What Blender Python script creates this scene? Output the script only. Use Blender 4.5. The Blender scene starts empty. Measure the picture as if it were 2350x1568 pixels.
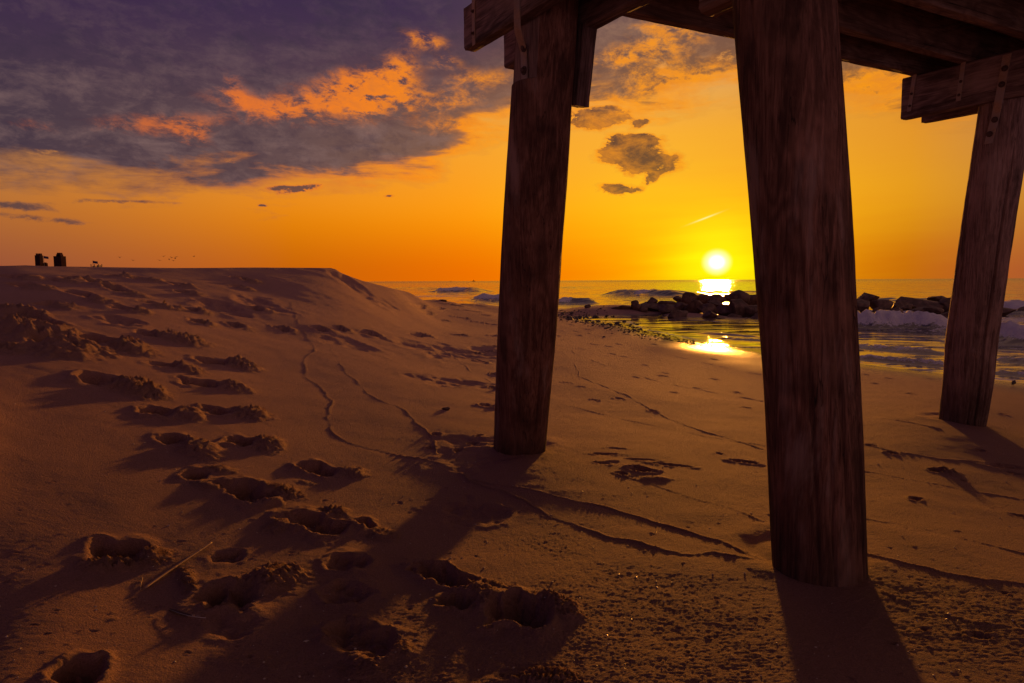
import bpy, bmesh, math, random
import numpy as np
from mathutils import Vector, Matrix

S = bpy.context.scene
COL = S.collection
rad = math.radians

# ------------------------------------------------------------------ camera
FPX, HCAM, PITCH, ROLL = 1567.0, 1.2, rad(5.09), rad(0.28)      # focal length in pixels of a 2350 px wide frame (24 mm lens)
_R0 = np.array([1, 0, 0.]); _U0 = np.array([0, math.sin(PITCH), math.cos(PITCH)])
CF = np.array([0, math.cos(PITCH), -math.sin(PITCH)])
CR = _R0*math.cos(ROLL) - _U0*math.sin(ROLL)
CU = _U0*math.cos(ROLL) + _R0*math.sin(ROLL)
CP = np.array([0, 0, HCAM])
cd = bpy.data.cameras.new("camera"); cam = bpy.data.objects.new("camera", cd); COL.objects.link(cam)
cd.sensor_width = 36; cd.lens = FPX/2350*36; cd.clip_start = 0.05; cd.clip_end = 40000
cam.matrix_world = Matrix(((CR[0], CU[0], -CF[0], 0), (CR[1], CU[1], -CF[1], 0), (CR[2], CU[2], -CF[2], HCAM), (0, 0, 0, 1)))
S.camera = cam
S.render.resolution_x, S.render.resolution_y = 1024, 683


def ray(u, v):
    d = CF + CR*(u-1175)/FPX - CU*(v-784)/FPX
    return d/np.linalg.norm(d)


SUN_DIR = ray(1645, 602)
SUN_EL = math.asin(SUN_DIR[2]); SUN_AZ = math.atan2(SUN_DIR[0], SUN_DIR[1])

# ------------------------------------------------------------------ node helpers


class V:                                                        # a socket with arithmetic
    def __init__(s, t, k): s.t, s.k = t, k
    def _m(s, op, *a, clamp=False):
        n = s.t.nodes.new('ShaderNodeMath'); n.operation = op; n.use_clamp = clamp
        for i, x in enumerate((s,)+a):
            if isinstance(x, V): s.t.links.new(x.k, n.inputs[i])
            else: n.inputs[i].default_value = x
        return V(s.t, n.outputs[0])
    def __add__(s, o): return s._m('ADD', o)
    __radd__ = __add__
    def __sub__(s, o): return s._m('SUBTRACT', o)
    def __rsub__(s, o): return (s*-1)+o
    def __mul__(s, o): return s._m('MULTIPLY', o)
    __rmul__ = __mul__
    def __truediv__(s, o): return s._m('DIVIDE', o)
    def pow(s, o): return s._m('POWER', o)
    def clamp(s): return s._m('ADD', 0.0, clamp=True)
    def max(s, o): return s._m('MAXIMUM', o)
    def min(s, o): return s._m('MINIMUM', o)
    def exp(s): return s._m('EXPONENT')
    def smooth(s, a, b):
        n = s.t.nodes.new('ShaderNodeMapRange'); n.interpolation_type = 'SMOOTHSTEP'
        s.t.links.new(s.k, n.inputs['Value']); n.inputs['From Min'].default_value = a; n.inputs['From Max'].default_value = b
        return V(s.t, n.outputs['Result'])


def lin(c):
    return tuple(((x/255)/12.92 if x/255 <= .04045 else ((x/255+.055)/1.055)**2.4) for x in c)


def mixc(t, f, a, b, mode='MIX'):
    n = t.nodes.new('ShaderNodeMix'); n.data_type = 'RGBA'; n.blend_type = mode
    for k, x in ((0, f), (6, a), (7, b)):
        if isinstance(x, V): t.links.new(x.k, n.inputs[k])
        elif k == 0: n.inputs[0].default_value = x
        else: n.inputs[k].default_value = tuple(x)+(1,)
    return V(t, n.outputs[2])


def ramp(t, x, stops, interp='LINEAR'):
    n = t.nodes.new('ShaderNodeValToRGB'); e = n.color_ramp.elements; n.color_ramp.interpolation = interp
    while len(e) < len(stops): e.new(.5)
    for i, (p, c) in enumerate(stops):
        e[i].position = p; e[i].color = (tuple(c) if not isinstance(c, (int, float)) else (c, c, c))+(1,)
    t.links.new(x.k, n.inputs[0])
    return V(t, n.outputs[0])


def comb(t, x, y, z):
    n = t.nodes.new('ShaderNodeCombineXYZ')
    for i, a in enumerate((x, y, z)):
        if isinstance(a, V): t.links.new(a.k, n.inputs[i])
        else: n.inputs[i].default_value = a
    return V(t, n.outputs[0])


def noise(t, vec, scale, detail=4, rough=.5, dist=0.0, out=0):
    n = t.nodes.new('ShaderNodeTexNoise'); t.links.new(vec.k, n.inputs['Vector'])
    n.inputs['Scale'].default_value = scale; n.inputs['Detail'].default_value = detail
    n.inputs['Roughness'].default_value = rough; n.inputs['Distortion'].default_value = dist
    return V(t, n.outputs[out])


# ------------------------------------------------------------------ world: dusk sky with a bank of clouds
W = bpy.data.worlds.new("World"); S.world = W; W.use_nodes = True
t = W.node_tree; t.nodes.clear()
tc = t.nodes.new('ShaderNodeTexCoord'); sx = t.nodes.new('ShaderNodeSeparateXYZ'); t.links.new(tc.outputs['Generated'], sx.inputs[0])
dx, dy, dz = (V(t, sx.outputs[i]) for i in range(3))
AZ = dx._m('ARCTAN2', dy)*FPX                                   # azimuth and elevation, in units of 1/1567 radian
EL = dz._m('ARCSINE')*FPX
ELp = EL.max(0.0)


def ae(u, v):
    d = ray(u, v); return math.atan2(d[0], d[1])*FPX, math.asin(d[2])*FPX


pd = dz.max(0.0)+.10
PX = dx/pd; PY = dy/pd
plane_v = comb(t, PX, PY, 0.0)                                  # cloud layer seen in perspective
n1 = noise(t, plane_v, .85, 9, .56, .35)
n2 = noise(t, plane_v, 2.6, 7, .6, .4)
sky_v = comb(t, AZ*(1/300), EL*(1/120), 3.0)
n3 = noise(t, sky_v, 1.3, 9, .62, .5)
n4 = noise(t, comb(t, AZ*(1/150), EL*(1/105), 7.0), 1.1, 8, .63, .8)
nf = noise(t, comb(t, AZ*(1/70), EL*(1/36), 4.0), 1.0, 9, .70, .35)
nl = noise(t, comb(t, AZ*(1/36)+EL*(1/90), EL*(1/20), 8.0), 1.0, 7, .68, .4)
wz = (n3-.5)*70+(nf-.5)*46                                      # ragged displacement of outlines
wx = (n4-.5)*150+(nf-.5)*90


def blob(u, v, ru, rv, rot=0.0, ragged=1.0, p=1.0):
    a, e = ae(u, v); c, s_ = math.cos(rad(rot)), math.sin(rad(rot))
    X = AZ + wx*ragged - a; Y = EL + wz*ragged - e
    X2 = X*c + Y*s_; Y2 = Y*c - X*s_
    q = (X2/ru).pow(2.0)+(Y2/rv).pow(2.0) if False else (X2/ru)*(X2/ru)+(Y2/rv)*(Y2/rv)
    return (q*-1.0).exp()


def vsum(l):
    o = l[0]
    for x in l[1:]: o = o+x
    return o


az01 = (AZ+1200)/2400
# clear-sky colour: azimuth x elevation
low = ramp(t, az01, [(0, lin((140, 75, 60))), (.12, lin((160, 86, 50))), (.30, lin((200, 98, 8))), (.46, lin((236, 106, 0))), (.62, lin((255, 122, 0))), (.70, lin((246, 106, 0))), (.84, lin((190, 82, 10))), (1, lin((150, 80, 60)))])
mid = ramp(t, az01, [(0, lin((170, 110, 60))), (.12, lin((196, 116, 40))), (.30, lin((236, 136, 2))), (.46, lin((255, 152, 0))), (.62, lin((255, 180, 2))), (.72, lin((252, 158, 4))), (.84, lin((226, 146, 18))), (1, lin((160, 110, 60)))])
high = ramp(t, az01, [(0, lin((150, 110, 90))), (.15, lin((195, 132, 70))), (.45, lin((244, 160, 44))), (.62, lin((248, 168, 50))), (.84, lin((222, 140, 40))), (1, lin((150, 110, 90)))])
top = ramp(t, az01, [(0, lin((95, 80, 110))), (.3, lin((150, 130, 130))), (.6, lin((190, 165, 140))), (1, lin((110, 90, 100)))])
c = mixc(t, ELp.smooth(5, 190), low, mid)
c = mixc(t, ELp.smooth(110, 350), c, high)
c = mixc(t, ELp.smooth(300, 620), c, top)
# the sky behind the camera and overhead: blue-violet dusk
behind = mixc(t, ELp.smooth(0, 700), (.36, .19, .23), (.22, .14, .27))
c = mixc(t, (dy*-1.0).smooth(-.62, .25), c, behind)
c = mixc(t, ELp.smooth(620, 1300), c, (.16, .11, .25))
c_clear = c
# clouds: one big bank whose lower edge is given against azimuth
pts = [(-150, 395), (0, 408), (150, 415), (300, 445), (450, 438), (620, 452), (800, 425), (930, 425), (1010, 405), (1080, 345), (1175, 300), (1290, 262), (1420, 262), (1600, 248), (1750, 240), (1950, 258), (2150, 285), (2450, 300)]
st = []
for u, v in pts:
    a, e = ae(u, v); st.append(((a+1200)/2400, e/700))
edge = ramp(t, az01, st)*700
n5 = noise(t, comb(t, AZ*(1/210), EL*(1/48), 1.0), 1.0, 8, .6, .35)
h = EL - edge + (n5-.5)*230 + (n3-.5)*70 + (nf-.5)*50                        # height above the lower edge
bank = h.smooth(-30, 62)
left = az01.smooth(.66, .40)                                    # thick on the left, broken on the right
gap = ((n1-.5)*1.9 + (n2-.5)*1.1 + (nf-.5)*.9 + .62 + left*.02 + h.smooth(30, 330)*.32*left + (h.smooth(90, 0)*-.12)).smooth(.0, .30)
a_bank = bank*gap
small = vsum([blob(1468, 368, 88, 30, -8, .55)*1.5, blob(1430, 325, 45, 16, 0, .8)*1.2, blob(1492, 322, 40, 14, 0, .8)*.8, blob(1415, 434, 50, 11, -4, .6)*1.5, blob(1490, 415, 26, 10, 30, .7)*.9,
              blob(1375, 268, 85, 24, 4, .5)*1.5, blob(1478, 281, 26, 9, 12, .4)*1.1, blob(690, 433, 100, 10, 4, .5)*.85, blob(600, 470, 12, 4, 0, .2),
              blob(0, 465, 110, 10, -4, .5)*.72, blob(60, 500, 150, 10, -4, .5)*.66, blob(270, 466, 140, 7, 2, .4)*.66, blob(1010, 300, 60, 10, 5, .5)*.9, blob(895, 452, 16, 4, 0, .2)*.9])
a_small = (small+(nf-.5)*2.3*small.min(1.0)+(nl-.5)*1.6*small.min(1.0)).smooth(.32, .80)
alpha = a_bank.max(a_small)*EL.smooth(0, 60)
sun_a, sun_e = ae(1645, 602)
dA = AZ-sun_a; dE = EL-sun_e
dist = (dA*dA*.6+dE*dE).pow(.5)
shadow = ramp(t, az01, [(.10, lin((66, 52, 66))), (.30, lin((92, 70, 74))), (.42, lin((116, 84, 74))), (.50, lin((136, 92, 66))), (.60, lin((122, 80, 58))), (.70, lin((128, 80, 44))), (.9, lin((126, 82, 46)))])
shadow = mixc(t, (ELp+left*60.0).smooth(330, 640), shadow, mixc(t, left, lin((104, 76, 76)), lin((54, 34, 68))))
shadow = mixc(t, (((n2-.5)*1.5+(nf-.5)*2.0+.12).clamp()*(1-ELp.smooth(300, 560)*left*.75)).clamp(), shadow, mixc(t, left, lin((170, 125, 95)), lin((128, 100, 98))))
shadow = mixc(t, ((n4-.5)*2.4+(nl-.5)*2.4+.12).clamp()*.75, shadow, mixc(t, left, lin((92, 66, 62)), lin((48, 38, 60))))
lit = ramp(t, az01, [(.12, lin((190, 95, 50))), (.28, lin((238, 118, 34))), (.40, lin((252, 134, 12))), (.50, lin((255, 150, 10))), (.62, lin((252, 152, 16))), (.8, lin((244, 148, 10)))])
streaks = vsum([blob(380, 280, 120, 20, 6, .5), blob(450, 305, 36, 20, -30, .6), blob(550, 215, 52, 22, -35, .6), blob(640, 255, 120, 24, -6, .6), blob(760, 225, 110, 32, 10, .6)*1.2,
                blob(830, 205, 75, 40, 20, .6)*1.3, blob(925, 165, 40, 36, 40, .5)*1.3, blob(905, 215, 40, 26, 0, .6), blob(985, 95, 50, 18, -10, .4), blob(1010, 230, 110, 26, 8, .5), blob(1060, 285, 110, 18, 4, .5), blob(1030, 145, 30, 10, 0, .5), blob(1110, 175, 90, 20, 5, .6)*.8, blob(845, 250, 25, 25, 0, .4),
                blob(1520, 90, 80, 60, 50, .7)*1.0, blob(1570, 190, 190, 40, 5, .8)*1.1, blob(1430, 130, 60, 22, 0, .8), blob(1650, 215, 90, 22, 0, .6)*1.2, blob(1600, 60, 60, 25, 0, .8)*.7,
                blob(2010, 190, 120, 40, 0, .9)*1.1, blob(1960, 240, 40, 30, 0, .6), blob(2120, 300, 120, 12, 0, .9), blob(80, 285, 40, 10, 0, .4)*.6])
rim = ((1-alpha)*alpha*4*(h.smooth(230, 20)*1.1+a_small*.9)+h.smooth(95, 20)*alpha*az01.smooth(.25, .5)*((nf-.5)*4+.45).clamp()*.8)
rim = rim*az01.smooth(.10, .45)
litf = ((streaks*((nf-.5)*4.6+(nl-.5)*3.2+(n4-.5)*1.4+.85)).smooth(.10, 1.6)*.98+rim*.85).clamp()
shadow = mixc(t, a_small*(1-bank)*.92, shadow, mixc(t, az01.smooth(.3, .55), lin((96, 66, 62)), lin((84, 48, 44))))
lit = mixc(t, ((nl-.5)*2.4+.35).clamp()*.75, lit, mixc(t, az01.smooth(.2, .5), lin((176, 92, 62)), lin((214, 122, 40))))
cloud = mixc(t, litf, shadow, lit)
c = mixc(t, (alpha*.97).clamp(), c_clear, cloud)
# glow round the sun, thin bright wisps and the disc itself
wisp = noise(t, comb(t, AZ*(1/420), EL*(1/38)+AZ*(-.0016), 0.0), 1.2, 5, .5, .3)
glow = (dist*(-1/125)).exp()
glow2 = (dist*dist*(-1/(62.0*62)))
yel = mixc(t, ((glow*1.1*(wisp*.8+.60)).clamp()*(1-alpha*.75)).clamp(), c, lin((255, 216, 0)), 'MIX')
yel = mixc(t, ((dist*dist*(-1/(82.0*76))).exp()*(wisp*.8+.5)).clamp()*(1-alpha*.6), yel, lin((255, 250, 10)))
core_d = (dA*dA*.9+dE*dE*1.1).pow(.5)
core = core_d.smooth(34, 12)
yel = mixc(t, core, yel, (1.3, 1.2, .6))
yel = mixc(t, core_d.smooth(20, 9), yel, (2.2, 2.0, 1.3))
trail = blob(1618, 501, 26, 1.6, 20, 0)
yel = mixc(t, trail*.8, yel, (1, .95, .35))
# below the horizon only bounce light
sky = t.nodes.new('ShaderNodeTexSky'); sky.sky_type = 'NISHITA'; sky.sun_disc = False
sky.sun_elevation = SUN_EL; sky.sun_rotation = SUN_AZ; sky.dust_density = 3; sky.ozone_density = 2
bg1 = t.nodes.new('ShaderNodeBackground'); t.links.new(yel.k, bg1.inputs[0]); bg1.inputs[1].default_value = 1.0
bg2 = t.nodes.new('ShaderNodeBackground'); t.links.new(sky.outputs[0], bg2.inputs[0]); bg2.inputs[1].default_value = 0.004
ad = t.nodes.new('ShaderNodeAddShader'); t.links.new(bg1.outputs[0], ad.inputs[0]); t.links.new(bg2.outputs[0], ad.inputs[1])
wo = t.nodes.new('ShaderNodeOutputWorld'); t.links.new(ad.outputs[0], wo.inputs[0])
W.cycles.sampling_method = 'MANUAL'; W.cycles.sample_map_resolution = 2048

sl = bpy.data.lights.new("sun", 'SUN'); sl.energy = 2.7; sl.color = (1, .36, .05); sl.angle = rad(2.0)
so = bpy.data.objects.new("sun", sl); COL.objects.link(so)
so.rotation_euler = Vector((math.sin(SUN_AZ), math.cos(SUN_AZ), math.tan(rad(2.9)))).to_track_quat('Z', 'Y').to_euler()

S.view_settings.view_transform = 'Standard'; S.view_settings.look = 'None'
S.view_settings.exposure = 0.0; S.view_settings.gamma = 1.0
S.cycles.max_bounces = 6; S.cycles.diffuse_bounces = 3; S.cycles.glossy_bounces = 3
S.cycles.use_denoising = True

# ------------------------------------------------------------------ object helpers


def mat(name):
    m = bpy.data.materials.new(name); m.use_nodes = True; nt = m.node_tree; nt.nodes.clear()
    b = nt.nodes.new('ShaderNodeBsdfPrincipled'); o = nt.nodes.new('ShaderNodeOutputMaterial'); nt.links.new(b.outputs[0], o.inputs[0])
    return m, nt, b


def setin(nt, b, k, x):
    if isinstance(x, V): nt.links.new(x.k, b.inputs[k])
    elif isinstance(x, tuple): b.inputs[k].default_value = x+(1,)
    else: b.inputs[k].default_value = x


def bump(nt, b, hgt, strength=1.0, dist=.01, normal=None):
    n = nt.nodes.new('ShaderNodeBump'); nt.links.new(hgt.k, n.inputs['Height'])
    n.inputs['Strength'].default_value = strength; n.inputs['Distance'].default_value = dist
    if normal: nt.links.new(normal, n.inputs['Normal'])
    if b: nt.links.new(n.outputs[0], b.inputs['Normal'])
    return n.outputs[0]


def coord(nt, kind='Object'):
    n = nt.nodes.new('ShaderNodeTexCoord'); return V(nt, n.outputs[kind])


def sep(nt, v):
    n = nt.nodes.new('ShaderNodeSeparateXYZ'); nt.links.new(v.k, n.inputs[0]); return [V(nt, n.outputs[i]) for i in range(3)]


def attr(nt, name):
    n = nt.nodes.new('ShaderNodeAttribute'); n.attribute_name = name; return V(nt, n.outputs['Fac'])


def link(name, me, m, parent=None, label=None, cat=None, group=None, kind=None):
    o = bpy.data.objects.new(name, me); COL.objects.link(o)
    if m is not None: me.materials.append(m)
    if parent: o.parent = parent
    return tag(o, label, cat, group, kind)


def tag(o, label=None, cat=None, group=None, kind=None):
    for k, x in (('label', label), ('category', cat), ('group', group), ('kind', kind)):
        if x: o[k] = x
    return o


def empty(name, loc, label, cat, group=None):
    o = bpy.data.objects.new(name, None); COL.objects.link(o); o.location = loc; o.empty_display_size = .1
    return tag(o, label, cat, group)


def grid_mesh(name, X, Y, Z, attrs=None, smooth=True):
    ny, nx = Z.shape
    co = np.empty((ny, nx, 3), np.float32); co[..., 0] = X[None, :]; co[..., 1] = Y[:, None]; co[..., 2] = Z
    return quad_mesh(name, co, attrs, smooth)


def quad_mesh(name, co, attrs=None, smooth=True, wrap=False):
    ny, nx = co.shape[:2]
    me = bpy.data.meshes.new(name)
    idx = np.arange(ny*nx, dtype=np.int32).reshape(ny, nx)
    if wrap: idx = np.concatenate([idx, idx[:, :1]], 1)
    q = np.stack([idx[:-1, :-1], idx[:-1, 1:], idx[1:, 1:], idx[1:, :-1]], -1).reshape(-1)
    nf = q.size//4
    me.vertices.add(ny*nx); me.vertices.foreach_set('co', np.ascontiguousarray(co, np.float32).reshape(-1))
    me.loops.add(q.size); me.loops.foreach_set('vertex_index', q)
    me.polygons.add(nf); me.polygons.foreach_set('loop_start', np.arange(0, q.size, 4, dtype=np.int32))
    if smooth: me.polygons.foreach_set('use_smooth', np.ones(nf, bool))
    for k, a in (attrs or {}).items():
        at = me.attributes.new(k, 'FLOAT', 'POINT'); at.data.foreach_set('value', np.ascontiguousarray(a, np.float32).reshape(-1))
    me.update(calc_edges=True)
    return me


def raw_mesh(name, vs, fs, smooth=False):
    me = bpy.data.meshes.new(name); me.from_pydata([tuple(map(float, v)) for v in vs], [], fs); me.update()
    if smooth:
        for p in me.polygons: p.use_smooth = True
    return me


# numpy gradient noise
_rs = np.random.RandomState(7)
_perm = np.concatenate([_rs.permutation(256)]*3); _ang = _rs.rand(256)*2*np.pi; _gx = np.cos(_ang).astype(np.float32); _gy = np.sin(_ang).astype(np.float32)


def perlin(x, y):
    xi = np.floor(x).astype(np.int64); yi = np.floor(y).astype(np.int64)
    xf = (x-xi).astype(np.float32); yf = (y-yi).astype(np.float32)
    u = xf*xf*xf*(xf*(xf*6-15)+10); v = yf*yf*yf*(yf*(yf*6-15)+10)
    def g(i, j):
        h = _perm[_perm[(xi+i) & 255]+((yi+j) & 255)]
        return _gx[h]*(xf-i)+_gy[h]*(yf-j)
    a = g(0, 0); b = g(1, 0); c_ = g(0, 1); d = g(1, 1)
    return (a+(b-a)*u)*(1-v)+(c_+(d-c_)*u)*v


def fbm(x, y, o=4, gain=.5, ridge=False):
    s_ = 0; a = 1
    for i in range(o):
        n = perlin(x+i*17.3, y-i*9.1)
        s_ = s_+a*((np.abs(n)*2-.35) if ridge else n); a *= gain; x = x*2.03; y = y*2.03
    return s_


def sstep(a, b, x):
    q = np.clip((x-a)/(b-a), 0, 1); return q*q*(3-2*q)


# ------------------------------------------------------------------ beach terrain
WZ = -0.35                                                      # still-water level


def ctrl(u, v, y, z=None):
    d = ray(u, v); k = (z-HCAM)/d[2] if y is None else y/d[1]; y = d[1]*k; return (d[0]*k, y, HCAM+d[2]*k)


def shore(u, v, z=WZ):
    d = ray(u, v); k = (z-HCAM)/d[2]; return (d[0]*k, d[1]*k, z)


CT = [ctrl(*a) for a in [
    (-200, 1000, 3.0), (-200, 1500, 1.9), (0, 800, 4.75), (0, 1000, 3.35), (0, 1200, 2.6), (0, 1400, 2.12), (0, 1568, None, .14), (0, 700, 6.3), (-150, 640, 8.6), (-150, 750, 5.4),
    (300, 1568, None, .10), (300, 1350, None, .11), (300, 1150, 3.0), (300, 1000, 3.8), (300, 850, 5.0), (300, 740, 6.4), (300, 670, 8.2),
    (600, 1568, None, .06), (600, 1350, None, .065), (600, 1150, 3.28), (600, 1000, 4.3), (600, 880, 5.75), (600, 790, 7.3), (600, 710, 9.2), (600, 655, 11.2),
    (900, 1400, None, .04), (900, 1200, 3.27), (900, 1000, 4.8), (900, 880, 6.7), (900, 810, 8.8), (900, 750, 11.3), (900, 705, 14.8),
    (1175, 1568, None, .035), (1175, 1350, None, .02), (1175, 1150, 3.65), (1190, 1033, 4.62), (1175, 930, 6.5), (1145, 840, 9.7), (1145, 770, 14.5),
    (1500, 1568, None, .03), (1500, 1300, None, .0), (1500, 1120, 3.9), (1500, 1000, 5.45), (1500, 900, 7.9), (1450, 830, 11.6), (1350, 780, 16.2), (1300, 740, 23.5),
    (1878, 1300, None, .0), (1878, 1568, None, .025), (1878, 1430, None, .012), (1850, 1100, 4.15), (1800, 950, 6.75), (1750, 860, 10.6),
    (2207, 965, 6.15), (2350, 1568, None, .02), (2350, 1300, None, -.02), (2350, 1100, 4.5), (2200, 1200, None, -.03), (2350, 980, 6.4), (2050, 900, 8.4), (2550, 1100, 4.5),
    (0, 612, 9.3), (200, 614, 10.3), (400, 617, 11.4), (600, 616.5, 12.9), (700, 617, 14.3), (760, 617, 15.3), (785, 629, 15.2), (830, 647, 15.6), (900, 663, 17.0), (940, 672, 20.0), (930, 690, 16.8), (1000, 704, 21.0), (1100, 712, 27.0), (1000, 688, 25.0), (1060, 697, 31.0), (770, 660, 12.8), (850, 690, 13.6), (970, 715, 18.0), (1060, 725, 20.5),
    (1450, 715, None, -.20), (1390, 717, None, -.20), (1550, 721, None, -.24), (1650, 729, None, -.30), (1740, 735, None, -.34), (1250, 712, 37.5), (1330, 704, 39.0)]]
CT += [shore(*a) for a in [(1145, 700), (1250, 702), (1345, 702), (1386, 727), (1447, 747), (1529, 769), (1622, 790), (1744, 803), (1440, 724), (1520, 728), (1600, 734), (1850, 820), (1970, 835), (2160, 858), (2350, 880), (2500, 900)]]
CT += [(9.5, 14, -.55), (14, 12, -.9), (8, 22, -.55), (6, 29, -.55), (12, 32, -.8), (20, 20, -1.2), (5, 45, -.8), (0, 55, -1.0), (-8, 60, -1.2), (-2, 46, -.6), (-3.4, 37, -.7), (-4.0, 31.5, -.6), (-4.8, 26.5, -.5), (-6.5, 25, -.5), (-10, 40, -1.),
       (20, 4, -1.2), (12, 3, -.55), (6, 0, -.12), (0, 0, 0.02), (-3, 0, .12), (0, -3, .05), (-4, 60, -1.2), (-9.5, 24, 1.25), (-14, 34, 1.3), (-22, 40, 1.35), (-30, 60, 1.3), (-7, 19, 1.33), (-16, 20, 1.4), (-25, 15, 1.6), (-12, 5, 1.45), (-8, 0, .8), (30, 45, -1.5), (15, 60, -1.5)]
CT += [shore(*a) for a in [(1450, 737, -.39), (1500, 746, -.42), (1600, 763, -.44), (1700, 778, -.45), (1740, 758, -.50), (1820, 795, -.47), (1950, 815, -.47), (2050, 826, -.47), (2200, 843, -.48), (2350, 860, -.48), (2480, 878, -.48),
                           (1500, 780, -.30), (1600, 806, -.30), (1740, 822, -.30), (1970, 850, -.30), (2160, 874, -.30), (2350, 897, -.30), (1400, 752, -.29)]]
CT = np.array(CT)


def warp(x, y):
    yy = np.clip(y, -2.0, 75.0)+3.0
    return np.stack([x/yy*2.2, np.log(yy)], -1)


def _phi(r2):
    return r2*np.log(r2+1e-9)


_cw = warp(CT[:, 0], CT[:, 1]); _n = len(CT)
_A = np.zeros((_n+3, _n+3)); _A[:_n, :_n] = _phi(((_cw[:, None]-_cw[None])**2).sum(-1))+np.eye(_n)*2e-4
_A[:_n, _n] = 1; _A[_n, :_n] = 1; _A[:_n, _n+1:] = _cw; _A[_n+1:, :_n] = _cw.T
_sol = np.linalg.solve(_A, np.concatenate([CT[:, 2], [0, 0, 0]]))


def base_z(x, y):
    x = np.asarray(x, float); y = np.asarray(y, float); shp = x.shape
    xf, yf = x.ravel(), y.ravel(); out = np.empty(xf.size)
    for i in range(0, xf.size, 60000):
        w = warp(xf[i:i+60000], yf[i:i+60000]).astype(np.float32)
        z = np.full(len(w), _sol[_n], np.float32)+w[:, 0]*_sol[_n+1]+w[:, 1]*_sol[_n+2]
        for k in range(_n):
            r2 = (w[:, 0]-np.float32(_cw[k, 0]))**2+(w[:, 1]-np.float32(_cw[k, 1]))**2
            z += np.float32(_sol[k])*r2*np.log(r2+np.float32(1e-9))
        out[i:i+60000] = z
    z = out.reshape(shp)
    # far away: level back beach on the left, sea bed on the right
    ang = x/(np.maximum(y, 5)+3)
    far = np.where(ang < -.28, 1.3, -3.0); far = -3.0+4.3*sstep(-.36, -.50, ang)
    k = sstep(38, 60, np.hypot(x, y))
    z = z*(1-k)+far*k
    return np.clip(z, -3.0, 2.0)


def ground(u, v):
    """the first point of the beach along the ray through a pixel of the photograph"""
    d = ray(u, v); ts = np.geomspace(1.2, 90, 700); P = CP[None]+d[None]*ts[:, None]
    f = P[:, 2]-base_z(P[:, 0], P[:, 1]); i = np.argmax(f < 0)
    if f[i] >= 0: i = len(ts)-1
    a, b = f[i-1], f[i]; k = a/(a-b+1e-12); tt = ts[i-1]+(ts[i]-ts[i-1])*k
    return CP+d*tt


def axis(lo, hi, c0, s0, g, smax):
    """coordinates whose step grows away from c0"""
    def side(lim):
        o = []; x = 0.0
        while x < lim: x += (s0+g*min(x, 24)) if x < 24 else (s0+g*24)*(x/24)**1.6*smax; o.append(x)
        return np.array(o)
    r = side(hi-c0); l = side(c0-lo)
    return np.concatenate([c0-l[::-1], [c0], c0+r])


GX = axis(-2600, 60, 0.0, .0052, .0036, 1.4)
GX = GX[(GX > -2600)]
GY = axis(-3.5, 2400, 1.9, .0042, .0050, 1.4)
print('terrain grid', len(GX), len(GY))


def lattice(ax, step=5):
    k = np.arange(-step, len(ax)+2*step, step, dtype=float); return k, np.interp(k, np.arange(len(ax)), ax)


def cubic(kn, n, M):                                            # Catmull-Rom along axis 0
    p = (np.arange(n)-kn[0])/(kn[1]-kn[0]); i = np.clip(p.astype(int), 1, len(kn)-3); f = (p-i)[:, None]
    a, b_, c_, d = M[i-1], M[i], M[i+1], M[i+2]
    return .5*(2*b_+(c_-a)*f+(2*a-5*b_+4*c_-d)*f*f+(3*b_-a-3*c_+d)*f**3)


_kx, _lx = lattice(GX); _ky, _ly = lattice(GY)
_B = base_z(*np.meshgrid(_lx, _ly)); _B = cubic(_ky, len(GY), _B); Z = cubic(_kx, len(GX), _B.T).T.astype(np.float32)
WET = np.zeros_like(Z); GRIT = np.zeros_like(Z)
XX, YY = np.meshgrid(GX.astype(np.float32), GY.astype(np.float32))
R = np.hypot(XX, YY)
nearw = sstep(60, 25, R).astype(np.float32)
Z += nearw*(.022*fbm(XX*.55+3, YY*.5, 3)+.0045*fbm(XX*3.1, YY*3.1, 3)) * sstep(WZ+.02, WZ+.30, Z)
# dune surface is more uneven
_cr = np.array([(-400, 606), (0, 612), (60, 610.5), (110, 613), (250, 614.5), (400, 616.5), (600, 615), (700, 616), (755, 616), (770, 620), (785, 628), (800, 634), (830, 645), (870, 655), (900, 663), (940, 672), (1000, 688), (1060, 697), (1145, 700)], float)
_az = np.array([math.atan2(*ray(u, v)[:2]) for u, v in _cr]); _tn = np.array([ray(u, v)[2]/math.hypot(*ray(u, v)[:2]) for u, v in _cr])
_A = np.arctan2(XX, YY); lim = HCAM+np.interp(_A, _az, _tn)*R-.006
cap_ = (_A < _az[-1]) & (_A > -1.2) & (YY > 3) & (R > 5)
Zc = np.where(cap_, -np.log(np.exp(-40*np.clip(Z, -2, 3))+np.exp(-40*np.clip(lim, -2, 3)))/40, Z)
dune = sstep(.15, .6, Z)*nearw
Z += dune*(.030*fbm(XX*.7+1, YY*.7+5, 2)+.004*fbm(XX*2.7, YY*2.7, 3, ridge=True))


def win(x0, x1, y0, y1):
    i0, i1 = np.searchsorted(GX, [x0, x1]); j0, j1 = np.searchsorted(GY, [y0, y1]); return slice(j0, j1), slice(i0, i1)


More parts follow.
